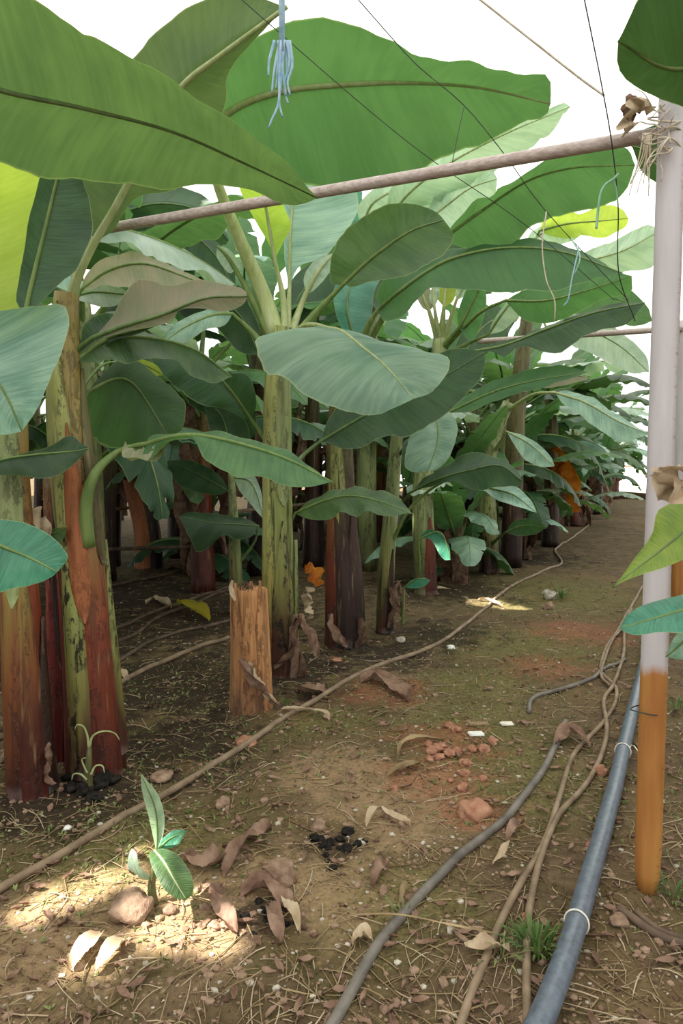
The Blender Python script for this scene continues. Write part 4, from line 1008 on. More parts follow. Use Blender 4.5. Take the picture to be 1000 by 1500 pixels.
# dead orange leaf hanging in the row
o, g = gplant(805, 800, 'banana plant in the row with an orange dead leaf hanging down its stem')
Yo = g[1]
stem(o, [g, at(806, 740, Yo), at(808, 640, Yo), at(805, 575, Yo)], [0.14, 0.13, 0.11, 0.07], 'stem_dark', 5)
dead(o, [at(808, 690, Yo - 0.15), at(820, 680, Yo - 0.25), at(832, 690, Yo - 0.3), at(838, 720, Yo - 0.28), at(842, 750, Yo - 0.25)], 0.30, 'dry_orange', 0.06, 0.7)
dead(o, [at(812, 690, Yo - 0.15), at(812, 715, Yo - 0.2), at(806, 740, Yo - 0.2)], 0.22, 'dry_dark', 0.05, 0.7)
dead(o, [at(806, 640, Yo - 0.15), at(822, 672, Yo - 0.3), at(815, 700, Yo - 0.3)], 0.25, 'dry_orange', 0.05, 0.4)
for i, (v, a, s, zz) in enumerate(((0, 0.4, 1.0, 2.1), (1, 2.2, 1.0, 2.1), (5, 3.9, 1.0, 2.05), (2, -0.9, 1.05, 2.0), (9, -2.0, 0.9, 1.9), (4, 1.2, 0.9, 1.9))):
    lo = obj('leaf', VAR[v][0], o, np.array((at(805, 575, Yo)[0] - g[0], 0, zz + 0.1)), (0, 0, a)); lo.scale = (s, s, s)
    obj('midrib', VAR[v][1], lo)

# small suckers along the foot of the row
for i, ss in enumerate((4.55, 6.3, 7.55, 8.9, 10.3, 11.75, 13.3, 15.1, 17.0), 1):
    p = base + u * ss + nl_ * (-0.1 + 0.5 * (i % 2))
    generic(p[0], p[1], 0.8 + 0.3 * (i % 3), 7, 400 + i, 'low bushy banana sucker between the stems of the front row', 'banana suckers at the foot of the front row', False, 0.75)
for i in (0, 1, 3, 4, 5, 6, 7):
    p = base + u * (-2.0 + i * 1.9) + nl_ * (2.9 + 0.6 * (i % 2))
    generic(p[0], p[1], 0.9 + 0.3 * (i % 3), 7, 430 + i, 'low bushy banana sucker in the shade of the second row', 'banana suckers at the foot of the second row', False, 0.75)
# the next row, across the path: out of view, added for its shade
for i in range(7):
    p = np.array((3.3, 1.6)) + u * i * 2.2 + nl_ * (-0.25 - 0.1 * i)
    generic(p[0], p[1], 2.3 + 0.3 * (i % 3), 10, 460 + i, 'unseen banana plant added to the row across the path for shade', 'banana plants of the row across the path')
for i, (px, py, h, lab) in enumerate(((672, 850, 0.7, 'small leafy banana sucker at the foot of the row beside the sun fleck'), (728, 826, 0.8, 'bushy banana sucker between two dark stems down the row'), (300, 840, 0.7, 'low banana sucker in the shade of the second row'))):
    g = ground(px, py)
    generic(g[0], g[1], h, 6, 300 + i, lab, None, smin=0.8)

# leaning orange stem seen through the gap
T_, g = gplant(218, 832, 'leaning orange-brown banana stem with broken top seen through the gap')
YT = g[1]
pt = [g + np.array((0, 0, -0.05)), at(216, 780, YT), at(205, 730, YT), at(190, 680, YT)]
stem(T_, pt, [0.19, 0.17, 0.16, 0.14], 'stem_orange', 5)
sheath(T_, pt, [0.19, 0.17, 0.16, 0.14], -HP - 0.3, 0.9, 0.05, 0.95, 'stem_orange', 0.02)
sheath(T_, pt, [0.19, 0.17, 0.16, 0.14], -HP + 0.9, 0.7, 0.0, 0.9, 'stem_dark', 0.02)
for q in ([(178, 688), (200, 692), (225, 700), (240, 690)], [(185, 680), (180, 690), (188, 700)], [(200, 680), (215, 690), (212, 705)]):
    dead(T_, [at(a, b, YT - 0.2) for a, b in q], 0.16, random.choice(['dry_dark', 'dry']), 0.05, 1.5)

# ------------------------------------------------------------------ plant right of the post; only its leaves reach in
R_ = empty('banana_plant', (2.15, 1.95, 0), 'banana plant right of the post with torn yellowing leaf', 'banana plant')
pr = [(2.15, 1.95, 0), (2.13, 1.95, 0.9), (2.1, 1.95, 1.9)]
stem(R_, pr, [0.12, 0.1, 0.07], 'stem_red')
sheath(R_, pr, [0.12, 0.1, 0.07], PI, 1.0, 0, 0.95, 'stem_green')
leaf(R_, [(1150, 60, 1.95), (1060, 85, 1.92), (980, 100, 1.9), (905, 60, 1.85)], [(1120, -40), (1040, -60), (950, -20)], [(1120, 150), (1040, 165), (985, 150), (935, 130), (905, 100)], 'leaf_dark', (-0.2, 0.1), [(1500, 500, 1.95), (1350, 150, 1.95), (1240, 70, 1.95)], 'rib', 0.012, 0.003, 0.06, 0.006, 26)
leaf(R_, [(1090, 860, 1.7), (1040, 880, 1.72), (980, 900, 1.74), (907, 921, 1.76)], [(1060, 850), (1000, 872), (950, 884), (920, 900)], [(1070, 905), (1010, 925), (965, 926), (930, 930)], 'leaf_teal', (0.08, -0.08), [(1480, 900, 1.95), (1250, 830, 1.75), (1150, 835, 1.7)], 'rib', 0.007, 0.002, 0.08, 0.004, 26)
leaf(R_, [(1080, 880, 1.82), (1030, 915, 1.85), (975, 962, 1.88)], [(1040, 890), (990, 930)], [(1060, 930), (1010, 965)], 'leaf_blue', (0, 0), [(1480, 930, 1.95), (1200, 860, 1.85)], 'rib', 0.007, 0.002, 0.08, 0.004, 16)
leaf(R_, [(1090, 700, 1.5), (1040, 745, 1.5), (985, 792, 1.5), (930, 835, 1.5), (897, 860, 1.5)], [(1060, 690), (1010, 725), (965, 748), (955, 785), (925, 820), (912, 838)], [(1080, 770), (1020, 810), (970, 830), (930, 845)], 'leaf_yellowing', (0.06, -0.03), [(1500, 700, 1.95), (1300, 600, 1.6), (1160, 650, 1.52)], 'rib_leaf', 0.004, 0.0015, 0.06, 0.008, 26)
leaf(R_, [(1060, 235, 3.0), (1000, 228, 2.98), (960, 222, 2.95), (925, 214, 2.92)], [(1020, 175), (965, 180), (935, 195)], [(1020, 300), (985, 285), (962, 268), (940, 250)], 'leaf_dark', (-0.05, 0.1), [(1420, 560, 2.0), (1280, 300, 2.4), (1150, 245, 2.9)], 'rib', 0.012, 0.003, 0.06, 0.01, 24)
dead(R_, [at(1025, 690, 1.48), at(1000, 690, 1.46), at(980, 705, 1.46), at(975, 735, 1.47)], 0.07, 'dry_pale', 0.016, 1.2)
dead(R_, [at(1020, 720, 1.48), at(995, 722, 1.46), at(970, 700, 1.45), at(960, 688, 1.46)], 0.06, 'dry_pale', 0.014, 1.6)

# ------------------------------------------------------------------ posts, bars, wires
g = ground(947, 1303)
YP = g[1]
top = at(988, 60, YP)
def post(name, b, t, R, label, group=None):
    o = empty(name, b, label, 'post', group)
    P = cr([np.array(b) + (0, 0, -0.02), np.array(b) + (0, 0, 0.02), np.array(b) * 0.85 + np.array(t) * 0.15, np.array(b) * 0.5 + np.array(t) * 0.5, np.array(t)], 30)
    Rr = np.full(30, R); Rr[0] = R * 0.72; Rr[1] = R * 0.92
    Rr = Rr * np.linspace(1.0, 0.95, 30)
    Vt, Ft, ut = tube(P, Rr, 24, True, 0.015)
    obj('pole', mesh_data('pole', Vt - np.array(b), Ft, M['post'], ut), o)
    return o
PO = post('support_post', g, top, 0.044, 'whitewashed support post with bare orange foot beside the hoses')
# wire round the foot of the post
a = np.linspace(0, 2 * PI, 25)
c = g * 0.8 + top * 0.2
zc = at(945, 1040, YP)
ring = np.stack([zc[0] + 0.047 * np.cos(a), zc[1] + 0.047 * np.sin(a), zc[2] + 0.004 * np.sin(a * 2)], 1)
Vt, Ft, ut = tube(ring, 0.0025, 5, False)
obj('wire_binding', mesh_data('wire_binding', Vt - g, Ft, M['wire'], ut), PO)
g2 = ground(993, 884)
P2 = post('support_post', g2, at(1003, 470, g2[1]), 0.07, 'farther rust-orange support post standing behind the whitewashed one')

def rod(name, p, q, R, mat, label, cat, n=24, seg=12, sag=0.0, group=None):
    P = cr([p, (np.array(p) + np.array(q)) / 2 - (0, 0, sag), q], n)
    b = np.array(p)
    Vt, Ft, ut = tube(P, R, seg)
    o = obj(name, mesh_data(name, Vt - b, Ft, M[mat], ut), None, b)
    return tag(o, label, cat, group)
rod('cross_bar', at(962, 197, YP + 0.055), at(120, 341, 3.42), 0.0225, 'bar', 'pale round wooden bar tied to the post under the big leaf', 'bar')
rod('cross_bar', at(1000, 481, g2[1] - 0.05), at(700, 500, g2[1] + 0.9), 0.03, 'bar', 'thin far bar among the leaves running to the rust-orange post', 'bar')

def wire(pts, R, mat, label, cat='wire', name='wire', n=30, group=None):
    P = cr([at(*q) for q in pts], n)
    if pts[0][1] <= 60:      # strung up to the roof film
        d = P[0] - P[2]; k = (ROOFZ - P[0][2]) / d[2]
        P = np.vstack([np.array([P[0] + d * k * t for t in np.linspace(1, 0, 12)[:-1]]), P])
    Vt, Ft, ut = tube(P, R, 5)
    b = P[0]
    return tag(obj(name, mesh_data(name, Vt - b, Ft, M[mat], ut), None, b), label, cat, group)
wire([(400, 40, 2.7), (480, 110, 2.8), (560, 178, 2.9), (640, 240, 3.0), (770, 330, 3.3), (900, 440, 3.8)], 0.0017, 'wire', 'dark wire slanting from the blue rope down across the big leaf')
wire([(560, 40, 2.6), (610, 95, 2.65), (680, 155, 2.7), (740, 228, 2.8), (800, 310, 3.0), (920, 440, 3.3)], 0.0018, 'wire', 'dark wire with a knot slanting over the bar near the leaf tip')
wire([(680, 155, 2.69), (672, 190, 2.69), (660, 249, 2.68)], 0.0016, 'wire', 'short wire hanging from the knot down to the bar')
wire([(868, 60, 2.3), (880, 120, 2.35), (895, 205, 2.4), (905, 300, 2.5), (906, 400, 2.6), (930, 470, 2.8)], 0.0022, 'wire', 'grey cord hanging past the bar just left of the post')
wire([(780, 60, 2.5), (850, 115, 2.45), (885, 140, 2.42)], 0.004, 'fray', 'pale cord running from above to the hanging grey cord', 'cord', 'cord')
wire([(905, 255, 2.45), (898, 262, 2.44), (885, 272, 2.44), (878, 290, 2.44), (873, 335, 2.45)], 0.0045, 'green_rope', 'pale green ribbon hanging in a loop below the bar', 'ribbon', 'ribbon')
wire([(895, 262, 2.45), (902, 275, 2.45), (905, 300, 2.46)], 0.003, 'green_rope', 'short pale green ribbon end beside the ribbon loop', 'ribbon', 'ribbon')
wire([(800, 310, 3.0), (794, 360, 3.0), (800, 410, 3.0), (812, 440, 3.0), (812, 470, 3.02)], 0.003, 'fray', 'pale twine dangling in front of the long bright leaf', 'twine', 'twine')
wire([(836, 349, 3.09), (849, 375, 3.05), (842, 400, 3.05)], 0.003, 'green_rope', 'pale green string end dangling in front of the bright leaf', 'string', 'string')
wire([(848, 362, 3.12), (838, 405, 3.1), (832, 438, 3.1), (825, 448, 3.1)], 0.003, 'blue_rope', 'pale blue string scrap dangling under the bright leaf', 'string', 'string')

# blue rope fringe
b = Bag()
RB = empty('frayed_rope', at(410, 70, 2.2), 'frayed pale blue rope end hanging in front of the overhead leaf', 'rope')
strands = [[(402, 60), (394, 90), (393, 112)], [(410, 60), (402, 100), (398, 136)], [(412, 60), (409, 110), (408, 150), (398, 175), (393, 188)], [(415, 60), (412, 110), (409, 150), (414, 172)],
           [(418, 60), (420, 110), (416, 130), (422, 152)], [(424, 60), (428, 95), (421, 120), (425, 140)], [(420, 60), (424, 90), (415, 125)], [(408, 60), (406, 110), (404, 130)], [(416, 60), (414, 100), (419, 140)]]
for i, s in enumerate(strands):
    P = cr([at(a, c_, 2.2 + 0.006 * math.sin(i * 2)) for a, c_ in s], 16)
    Vt, Ft, ut = tube(P, np.linspace(0.0055, 0.0028, 16), 6)
    obj('strand', mesh_data('strand', Vt - np.array(RB.location), Ft, M['blue_rope'], ut), RB)
t0_ = at(413, 66, 2.2)
Vt, Ft, ut = tube(np.array([(t0_[0], t0_[1], z_) for z_ in np.linspace(ROOFZ, t0_[2] - 0.02, 20)]), 0.009, 8)
obj('cord', mesh_data('cord', Vt - np.array(RB.location), Ft, M['blue_rope'], ut), RB)
# teal ribbon at the post head
TR = empty('ribbon', at(995, 90, YP - 0.1), 'teal ribbon tied at the head of the whitewashed post', 'ribbon')
for s in ([(992, 60), (994, 100), (990, 150)], [(1000, 60), (1002, 110), (1000, 150)], [(996, 70), (990, 110), (986, 150)]):
    P = cr([at(a, c_, YP - 0.09) for a, c_ in s], 12)
    Vt, Ft, ut = tube(P, 0.007, 6)
    obj('strand', mesh_data('strand', Vt - np.array(TR.location), Ft, M['teal_rope'], ut), TR)
# frayed binding that ties the bar to the post
FB = empty('cord_binding', at(968, 190, YP), 'tangled frayed cord tying the bar to the whitewashed post', 'cord')
rr = random.Random(5)
for i in range(16):
    hx = 975 + rr.uniform(-8, 10); hy = 190 + rr.uniform(-40, 30)
    pts = [at(hx, hy, YP - 0.055)]
    a_ = rr.uniform(1.6, 4.6); L = rr.uniform(20, 60)
    for k in range(1, 5):
        hx += math.cos(a_) * L / 4; hy -= math.sin(a_) * L / 4 - rr.uniform(0, 5); a_ += rr.uniform(-0.6, 0.6)
        pts.append(at(hx, hy, YP - 0.055 + rr.uniform(-0.03, 0.03)))
    Vt, Ft, ut = tube(cr(pts, 14), np.linspace(0.003, 0.0014, 14), 5)
    obj('strand', mesh_data('strand', Vt - np.array(FB.location), Ft, M['fray'], ut), FB)
for i in range(9):
    x0 = 942 + i * 1.5
    pts = [at(x0, 195, YP - 0.03), at(x0 - rr.uniform(-2, 6), 225 + rr.uniform(0, 10), YP - 0.04), at(x0 - rr.uniform(-8, 22), 250 + rr.uniform(0, 40), YP - 0.04)]
    Vt, Ft, ut = tube(cr(pts, 10), np.linspace(0.003, 0.0014, 10), 5)
    obj('strand', mesh_data('strand', Vt - np.array(FB.location), Ft, M['fray'], ut), FB)
for i in range(5):
    z0 = at(962, 175 + i * 12, YP)
    ring = np.stack([z0[0] + 0.025 + 0.05 * np.cos(a), z0[1] + 0.05 * np.sin(a), z0[2] + 0.03 * np.sin(a + i) + a * 0], 1)
    Vt, Ft, ut = tube(ring, 0.003, 5, False)
    obj('wrap', mesh_data('wrap', Vt - np.array(FB.location), Ft, M['fray'], ut), FB)
dead(FB, [at(912, 195, YP - 0.02), at(925, 165, YP), at(940, 150, YP), at(952, 165, YP)], 0.06, 'dry_pale', 0.02, 1.0)
dead(FB, [at(918, 190, YP + 0.02), at(922, 160, YP + 0.03), at(926, 140, YP + 0.04)], 0.04, 'dry', 0.02, 2.0)

# ------------------------------------------------------------------ hoses and pipes on the ground
def hose(pts, R, mat, label, lift=0.0, seg=10, cat='hose', name='irrigation_hose', n=None):
    G = []
    for q in pts:
        p = ground(q[0], q[1]); p[2] += (q[2] if len(q) > 2 else 0.0)
        G.append(p)
    n = n or max(40, len(pts) * 14)
    P = cr(G, n)
    zz = gz(P[:, 0], P[:, 1])
    extra = np.interp(np.linspace(0, 1, n), np.linspace(0, 1, len(pts)), [q[2] if len(q) > 2 else 0 for q in pts])
    k = np.ones(7) / 7
    zs = np.convolve(np.pad(zz, 3, 'edge'), k, 'valid')
    P[:, 2] = np.maximum(zs, zz - R * 0.3) + R * 0.8 + lift + extra
    Vt, Ft, ut = tube(P, R, seg)
    b = P[0].copy()
    return tag(obj(name, mesh_data(name, Vt - b, Ft, M[mat], ut), None, b), label, cat), P
hose([(-60, 1345), (0, 1308), (120, 1236), (250, 1166), (360, 1095), (460, 1030), (540, 985), (640, 945), (690, 910), (745, 862), (790, 840), (822, 827), (813, 806), (835, 790), (862, 770)], 0.0165, 'hose_tan', 'long tan hose running along the foot of the front row')
hose([(400, 1660), (490, 1500), (537, 1417), (590, 1345), (660, 1270), (740, 1205), (790, 1140), (828, 1060)], 0.0165, 'hose_grey', 'thick grey-brown hose curving over the path alone')
hose([(774, 1046), (780, 1026), (820, 1012), (866, 996), (885, 982), (915, 968)], 0.013, 'hose_grey', 'short grey hose bending into the hose tangle near the post')
hose([(620, 1660), (676, 1500), (708, 1417), (740, 1340), (800, 1230), (840, 1108), (885, 1058), (903, 1015), (880, 985), (886, 955), (905, 925), (930, 880), (945, 855)], 0.0125, 'hose_tan', 'tan hose of the twisted pair, the one closer to the grey hose')
hose([(776, 1660), (772, 1500), (771, 1417), (778, 1320), (812, 1210), (866, 1140), (888, 1080), (884, 1030), (900, 1000), (913, 960), (914, 930), (920, 900)], 0.0125, 'hose_tan', 'tan hose of the twisted pair, the one closer to the blue-grey pipe', 0.006)
hose([(893, 1010), (880, 990), (892, 950), (912, 920), (925, 895)], 0.010, 'hose_tan', 'thin loop of tan hose beside the tangle by the post', 0.012)
o, P = hose([(730, 1660), (798, 1500), (829, 1417), (858, 1320), (886, 1218), (912, 1110), (936, 1010), (955, 930)], 0.034, 'pipe_blue', 'thick blue-grey pipe lying beside the orange post foot', 0.02, 16, 'pipe', 'water_pipe')
TIES = []
for pix, lab in ((1378, 'white tie around the lower end of the blue-grey pipe'), (1112, 'white string tied around the blue-grey pipe and post')):
    tx = np.interp(pix, [930, 1010, 1110, 1218, 1320, 1417, 1500][0:7], [955, 936, 912, 886, 858, 829, 795])
    gq = ground(tx, pix)
    i = int(np.argmin(np.linalg.norm(P[:, :2] - gq[:2], axis=1)))
    c = P[i]; T = nrm(P[i + 1] - P[i - 1]); A = nrm(np.cross((0, 0, 1), T)); B = np.cross(T, A)
    ring = np.array([c + (A * math.cos(t) + B * math.sin(t)) * 0.037 + T * 0.008 * math.sin(t) for t in np.linspace(0, 2 * PI, 24)])
    bag = Bag(); Vt, Ft, ut = tube(ring, 0.003, 6, False); bag.add(Vt, Ft, ut)
    if pix == 1112:
        q = [c + A * -0.03 + B * 0.02, c + np.array((0.05, -0.02, 0.03)), ground(955, 1160) + (0, -0.05, 0.05), ground(972, 1182) + (0, 0, 0.02)]
        Vt, Ft, ut = tube(cr(q, 20), 0.0028, 5); bag.add(Vt, Ft, ut)
    tag(obj('pipe_tie', bag.mesh('pipe_tie', M['tie'], True, c), None, c), lab, 'tie')
hose([(150, 1022), (200, 990), (260, 962), (335, 936)], 0.018, 'hose_tan', 'tan hose crossing the shade between spotted stem and stump')
hose([(140, 985), (175, 970), (240, 935), (300, 920), (345, 908)], 0.016, 'hose_dark', 'dark hose just beyond the tan one in the shade')
hose([(150, 930), (190, 915), (240, 893), (300, 872), (340, 858)], 0.018, 'hose_dark', 'dark hose under the yellow fallen leaf, farther side')
hose([(150, 952), (200, 930), (235, 905), (290, 884), (340, 864)], 0.016, 'hose_dark', 'dark hose joining the pair beyond the yellow fallen leaf')
hose([(150, 862), (200, 852), (260, 838), (330, 825), (400, 815)], 0.018, 'hose_dark', 'dark hose lying far back near the leaning orange stem')
hose([(-40, 1090), (0, 1084), (22, 1074)], 0.013, 'hose_dark', 'dark hose end poking out left of the red stem')
hose([(-30, 1150), (0, 1120), (20, 1090), (28, 1075)], 0.015, 'hose_tan', 'tan hose curving out left of the red stem')
hose([(905, 1335), (940, 1360), (975, 1380), (1030, 1400)], 0.014, 'hose_dark', 'brown hose on the ground right of the orange post foot')
hose([(930, 1340), (960, 1365), (1010, 1385)], 0.010, 'hose_dark', 'thinner brown hose against the one by the orange post foot', 0.006)
rod('support_rail', at(120, 806, 8.0), at(300, 800, 8.8), 0.022, 'hose_dark', 'dark rail crossing low in front of the leaning orange stem', 'rail')
rod('support_rail', at(130, 750, 9.2), at(262, 736, 10.2), 0.022, 'hose_tan', 'tan rail crossing behind the leaning orange stem', 'rail')
for q, lab in (((350, 742, 8.5), 'tan rail among dark stems right of the gap'),):
    rod('support_rail', at(335, 750, 8.5), at(480, 735, 9.5), 0.02, 'hose_tan', lab, 'rail')
# curb at the end of the path
g1, g3 = ground(885, 730), ground(960, 733)
def curb():
    d = nrm((g3 - g1)[:2]); n2 = np.array((-d[1], d[0]))
    V = []
    for s in np.linspace(-4, 14, 30):
        for (w, z) in ((0, -0.05), (0, 0.2), (0.02, 0.24), (0.2, 0.24), (0.22, 0.2), (0.22, -0.05)):
            p = g1[:2] + d * s + n2 * w
            V.append((p[0], p[1], z + 0.015 * math.sin(s * 3)))
    Fc = [(i * 6 + k, (i + 1) * 6 + k, (i + 1) * 6 + (k + 1) % 6, i * 6 + (k + 1) % 6) for i in range(29) for k in range(6)]
    structure('trim_1', mesh_data('trim_1', V, Fc, M['curb'], smooth=False), 'low dark curb closing the far end of the path', 'curb')
curb()
def yard():
    d = nrm((g3 - g1)[:2]); n2 = np.array((-d[1], d[0])); q = g1[:2] + n2 * 0.3
    c4 = [q - d * 60, q + d * 60, q + d * 60 + n2 * 60, q - d * 60 + n2 * 60]
    V = [(p[0], p[1], 0.06) for p in c4] + [(p[0], p[1], -0.1) for p in c4]
    structure('floor_yard', mesh_data('floor_yard', V, [(0, 1, 2, 3), (7, 6, 5, 4), (0, 4, 5, 1), (1, 5, 6, 2), (2, 6, 7, 3), (3, 7, 4, 0)], M['yard'], smooth=False), 'pale sunlit yard outside the far end of the path', 'yard')
yard()

# ------------------------------------------------------------------ litter on the ground
ICO = None
def ico():
    global ICO
    if ICO is None:
        import bmesh
        bm = bmesh.new(); bmesh.ops.create_icosphere(bm, subdivisions=3, radius=1.0)
        V3 = np.array([v.co[:] for v in bm.verts]); F3 = [tuple(v.index for v in f.verts) for f in bm.faces]; bm.free()
        bm = bmesh.new(); bmesh.ops.create_icosphere(bm, subdivisions=1, radius=1.0)
        V1 = np.array([v.co[:] for v in bm.verts]); F1 = [tuple(v.index for v in f.verts) for f in bm.faces]; bm.free()
        ICO = (V3, F3, V1, F1)
    return ICO
def clod(px, py, wpx, label, mat='clod', flat=0.75, cat='clod', name='soil_clod', seed=0, asp=1.0):
    p = ground(px, py); r = wpx * 0.5 * p[1] / F
    V3, F3, _, _ = ico()
    n = vnoise(V3[:, 0] * 1.6 + seed * 3.1, V3[:, 1] * 1.6 + V3[:, 2] * 2.1, seed) - 0.5
    n2 = vnoise(V3[:, 0] * 4.5 + seed, V3[:, 1] * 4.5 + V3[:, 2] * 5.0, seed + 3) - 0.5
    V = V3 * (1 + 0.75 * n + 0.28 * n2)[:, None] * np.array((r, r * asp, r * flat))
    p = p + np.array((0, 0, r * flat * 0.45))
    o = obj(name, mesh_data(name, V, F3, M[mat]), None, p, (0, 0, seed * 1.3))
    return tag(o, label, cat)
clod(408, 1287, 46, 'large rounded clod of dry soil near the charred patch', 'clod', 1.0, seed=1)
clod(197, 1340, 60, 'sunlit lumpy clod at the foot of the plantlet', 'clod', 0.75, seed=2)
clod(696, 1195, 46, 'big red soil clod lying against the grey hose', 'clod_red', 0.7, seed=3)
clod(326, 1180, 20, 'small round clod just past the long tan hose', 'clod', 0.8, seed=4)
clod(466, 1215, 26, 'brown clod on the edge of the charred soil', 'clod', 0.8, seed=5)
clod(878, 1134, 20, 'small orange clod between tan hose and blue-grey pipe', 'clod_red', 0.9, seed=6)
clod(357, 1090, 30, 'flat orange clod touching the long tan hose below the stump', 'clod_red', 0.5, seed=7)
clod(236, 1140, 34, 'flat pinkish clod between plantlet tip and long hose', 'clod', 0.4, seed=8)
clod(480, 1052, 16, 'small clod right of the stump by the hose', 'clod', 0.7, seed=9)
clod(559, 1062, 12, 'tiny clod below the crumpled dry leaf', 'clod', 0.7, seed=10)
clod(805, 876, 20, 'greyish clod on the mossy far part of the path', 'pebble', 0.8, seed=11)
clod(804, 892, 16, 'dark small clod next to the greyish far clod', 'clod', 0.8, seed=12)
clod(586, 940, 14, 'pale stone at the foot of the slim olive stem', 'pebble', 0.7, 'stone', 'stone', seed=13)
clod(492, 968, 16, 'orange flat stone before the maroon stem', 'clod_red', 0.4, 'stone', 'stone', seed=14)
clod(770, 1345, 14, 'small orange clod beside the twisted tan hoses', 'clod_red', 0.7, seed=15)
clod(866, 1240, 16, 'orange clod against the blue-grey pipe', 'clod_red', 0.7, seed=16)
clod(905, 1352, 26, 'tan clod near the orange post foot', 'clod', 0.6, seed=17)
clod(660, 1365, 12, 'pale pebble near the lower end of the grey hose', 'pebble', 0.7, 'stone', 'stone', seed=18)
clod(100, 1215, 12, 'white pebble on the dark soil before the near stems', 'white_bit', 0.7, 'stone', 'stone', seed=19)
clod(660, 950, 12, 'white pebble beyond the long hose', 'white_bit', 0.6, 'stone', 'stone', seed=20)
rr = random.Random(21)
for i in range(22):
    clod(rr.gauss(655, 32), rr.gauss(1100, 26), rr.uniform(8, 20), 'crumbled red soil lump in the red patch of the path', 'clod_red', 0.65, seed=30 + i)['group'] = 'red soil lumps on the path'
for i in range(14):
    clod(rr.gauss(275, 42), rr.gauss(1365, 22), rr.uniform(8, 20), 'small pale soil lump lit by the sun near the plantlet', 'clod', 0.65, seed=60 + i)['group'] = 'sunlit soil lumps'
for i in range(16):
    clod(rr.gauss(488, 22), rr.gauss(1240, 13), rr.uniform(8, 20), 'black charred lump in the burnt patch', 'ash', 0.6, seed=80 + i)['group'] = 'charred lumps'
for i in range(10):
    clod(rr.gauss(392, 26), rr.gauss(1345, 12), rr.uniform(7, 15), 'dark charred lump under the curled dry leaves', 'ash', 0.6, seed=100 + i)['group'] = 'charred lumps near the dry leaves'

def bit(px, py, w, d, label, mat):
    import bmesh
    p = ground(px, py)
    bm = bmesh.new(); bmesh.ops.create_cube(bm, size=1.0)
    bmesh.ops.scale(bm, vec=(w, d, 0.012), verts=bm.verts)
    bmesh.ops.bevel(bm, geom=bm.edges[:], offset=0.0045, segments=2, affect='EDGES')
    me = bpy.data.meshes.new('plastic_scrap'); bm.to_mesh(me); bm.free(); me.materials.append(M[mat])
    o = obj('plastic_scrap', me, None, p + (0, 0, 0.008), (0.1, 0.05, 0.2))
    return tag(o, label, 'scrap')
bit(697, 1077, 0.085, 0.045, 'white plastic scrap lying on the mossy path', 'white_bit')
bit(742, 1062, 0.075, 0.04, 'pale flat scrap right of the white plastic one', 'tie')
bit(700, 1062, 0.12, 0.04, 'tan wood chip beyond the white plastic scrap', 'straw')

def scrap(pts, wpx, label, mat='dry', crumple=0.012, twist=0.8, cat='dry leaf', name='dry_leaf', lift=0.015, k=5, group=None):
    """dry leaf lying on the ground along pixel points"""
    G = [ground(a, b_) + (0, 0, lift + (0.02 if 0 < i < len(pts) - 1 else 0)) for i, (a, b_) in enumerate(pts)]
    w = wpx * G[0][1] / F
    P = cr(G, 18)
    T = nrm(np.gradient(P, axis=0)); S = nrm(np.cross(T, (0, 0, 1.0)))
    ph = random.random() * 6
    V, uv = [], []
    for i in range(18):
        t = i / 17
        ww = w * (0.12 + 0.88 * math.sin(PI * min(max(t, 0.02), 0.98)) ** 0.6)
        for j in range(k + 1):
            f = j / k * 2 - 1
            V.append(P[i] + S[i] * f * ww / 2 + np.array((0, 0, 1.0)) * (0.25 * ww * f * f * twist + crumple * math.sin(f * 2.5 + t * 8 + ph) + crumple * 0.7 * (random.random() - 0.5)))
            uv.append((j / k, t))
    Fc = [(i * (k + 1) + j, i * (k + 1) + j + 1, (i + 1) * (k + 1) + j + 1, (i + 1) * (k + 1) + j) for i in range(17) for j in range(k)]
    b_ = P[0]
    return tag(obj(name, mesh_data(name, np.array(V) - b_, Fc, M[mat], uv), None, b_), label, cat, group)
random.seed(99)
scrap([(325, 1285), (350, 1252), (375, 1228), (396, 1214)], 26, 'long shrivelled purple-grey leaf sheath between plantlet and round clod', 'dry', 0.02)
scrap([(268, 1262), (290, 1272), (318, 1268), (330, 1262)], 36, 'crumpled dry leaf touching the plantlet', 'dry', 0.02)
scrap([(330, 1300), (318, 1325), (330, 1350), (345, 1372)], 26, 'thin curved dry leaf at the edge of the sun fleck', 'dry', 0.015)
scrap([(352, 1312), (380, 1308), (410, 1318), (425, 1340)], 30, 'dry brown leaf folded over the charred soil', 'dry', 0.02)
scrap([(396, 1330), (402, 1355), (412, 1385)], 24, 'pinkish dry leaf tip below the round clod', 'dry', 0.012)
scrap([(412, 1320), (428, 1345), (438, 1372)], 16, 'narrow dry leaf curling beside the pinkish one', 'dry_pale', 0.01)
scrap([(105, 1425), (125, 1400), (150, 1372)], 32, 'pale dry leaf strip in the sun at the lower left', 'dry_pale', 0.006)
scrap([(140, 1430), (165, 1402), (190, 1382)], 26, 'second pale dry leaf strip beside the sunlit one', 'dry_pale', 0.006)
scrap([(535, 1212), (545, 1202), (560, 1196), (600, 1212)], 14, 'pale torn leaf scrap beyond the charred patch', 'dry_pale', 0.012)
scrap([(545, 1305), (555, 1285), (568, 1268)], 22, 'dark reddish dry leaf on the path by the grey hose', 'dry', 0.015)
scrap([(528, 1000), (552, 998), (578, 1010), (600, 1030)], 30, 'crumpled tan dry leaf right of the long hose', 'dry', 0.02)
scrap([(582, 1112), (588, 1096), (610, 1088), (650, 1088)], 9, 'curved dry stalk lying by the red soil', 'straw', 0.006, 0.2, 'dry stalk', 'dry_stalk')
scrap([(568, 1140), (590, 1132), (615, 1122)], 16, 'flat yellowish chip of leaf by the red soil', 'straw', 0.005)
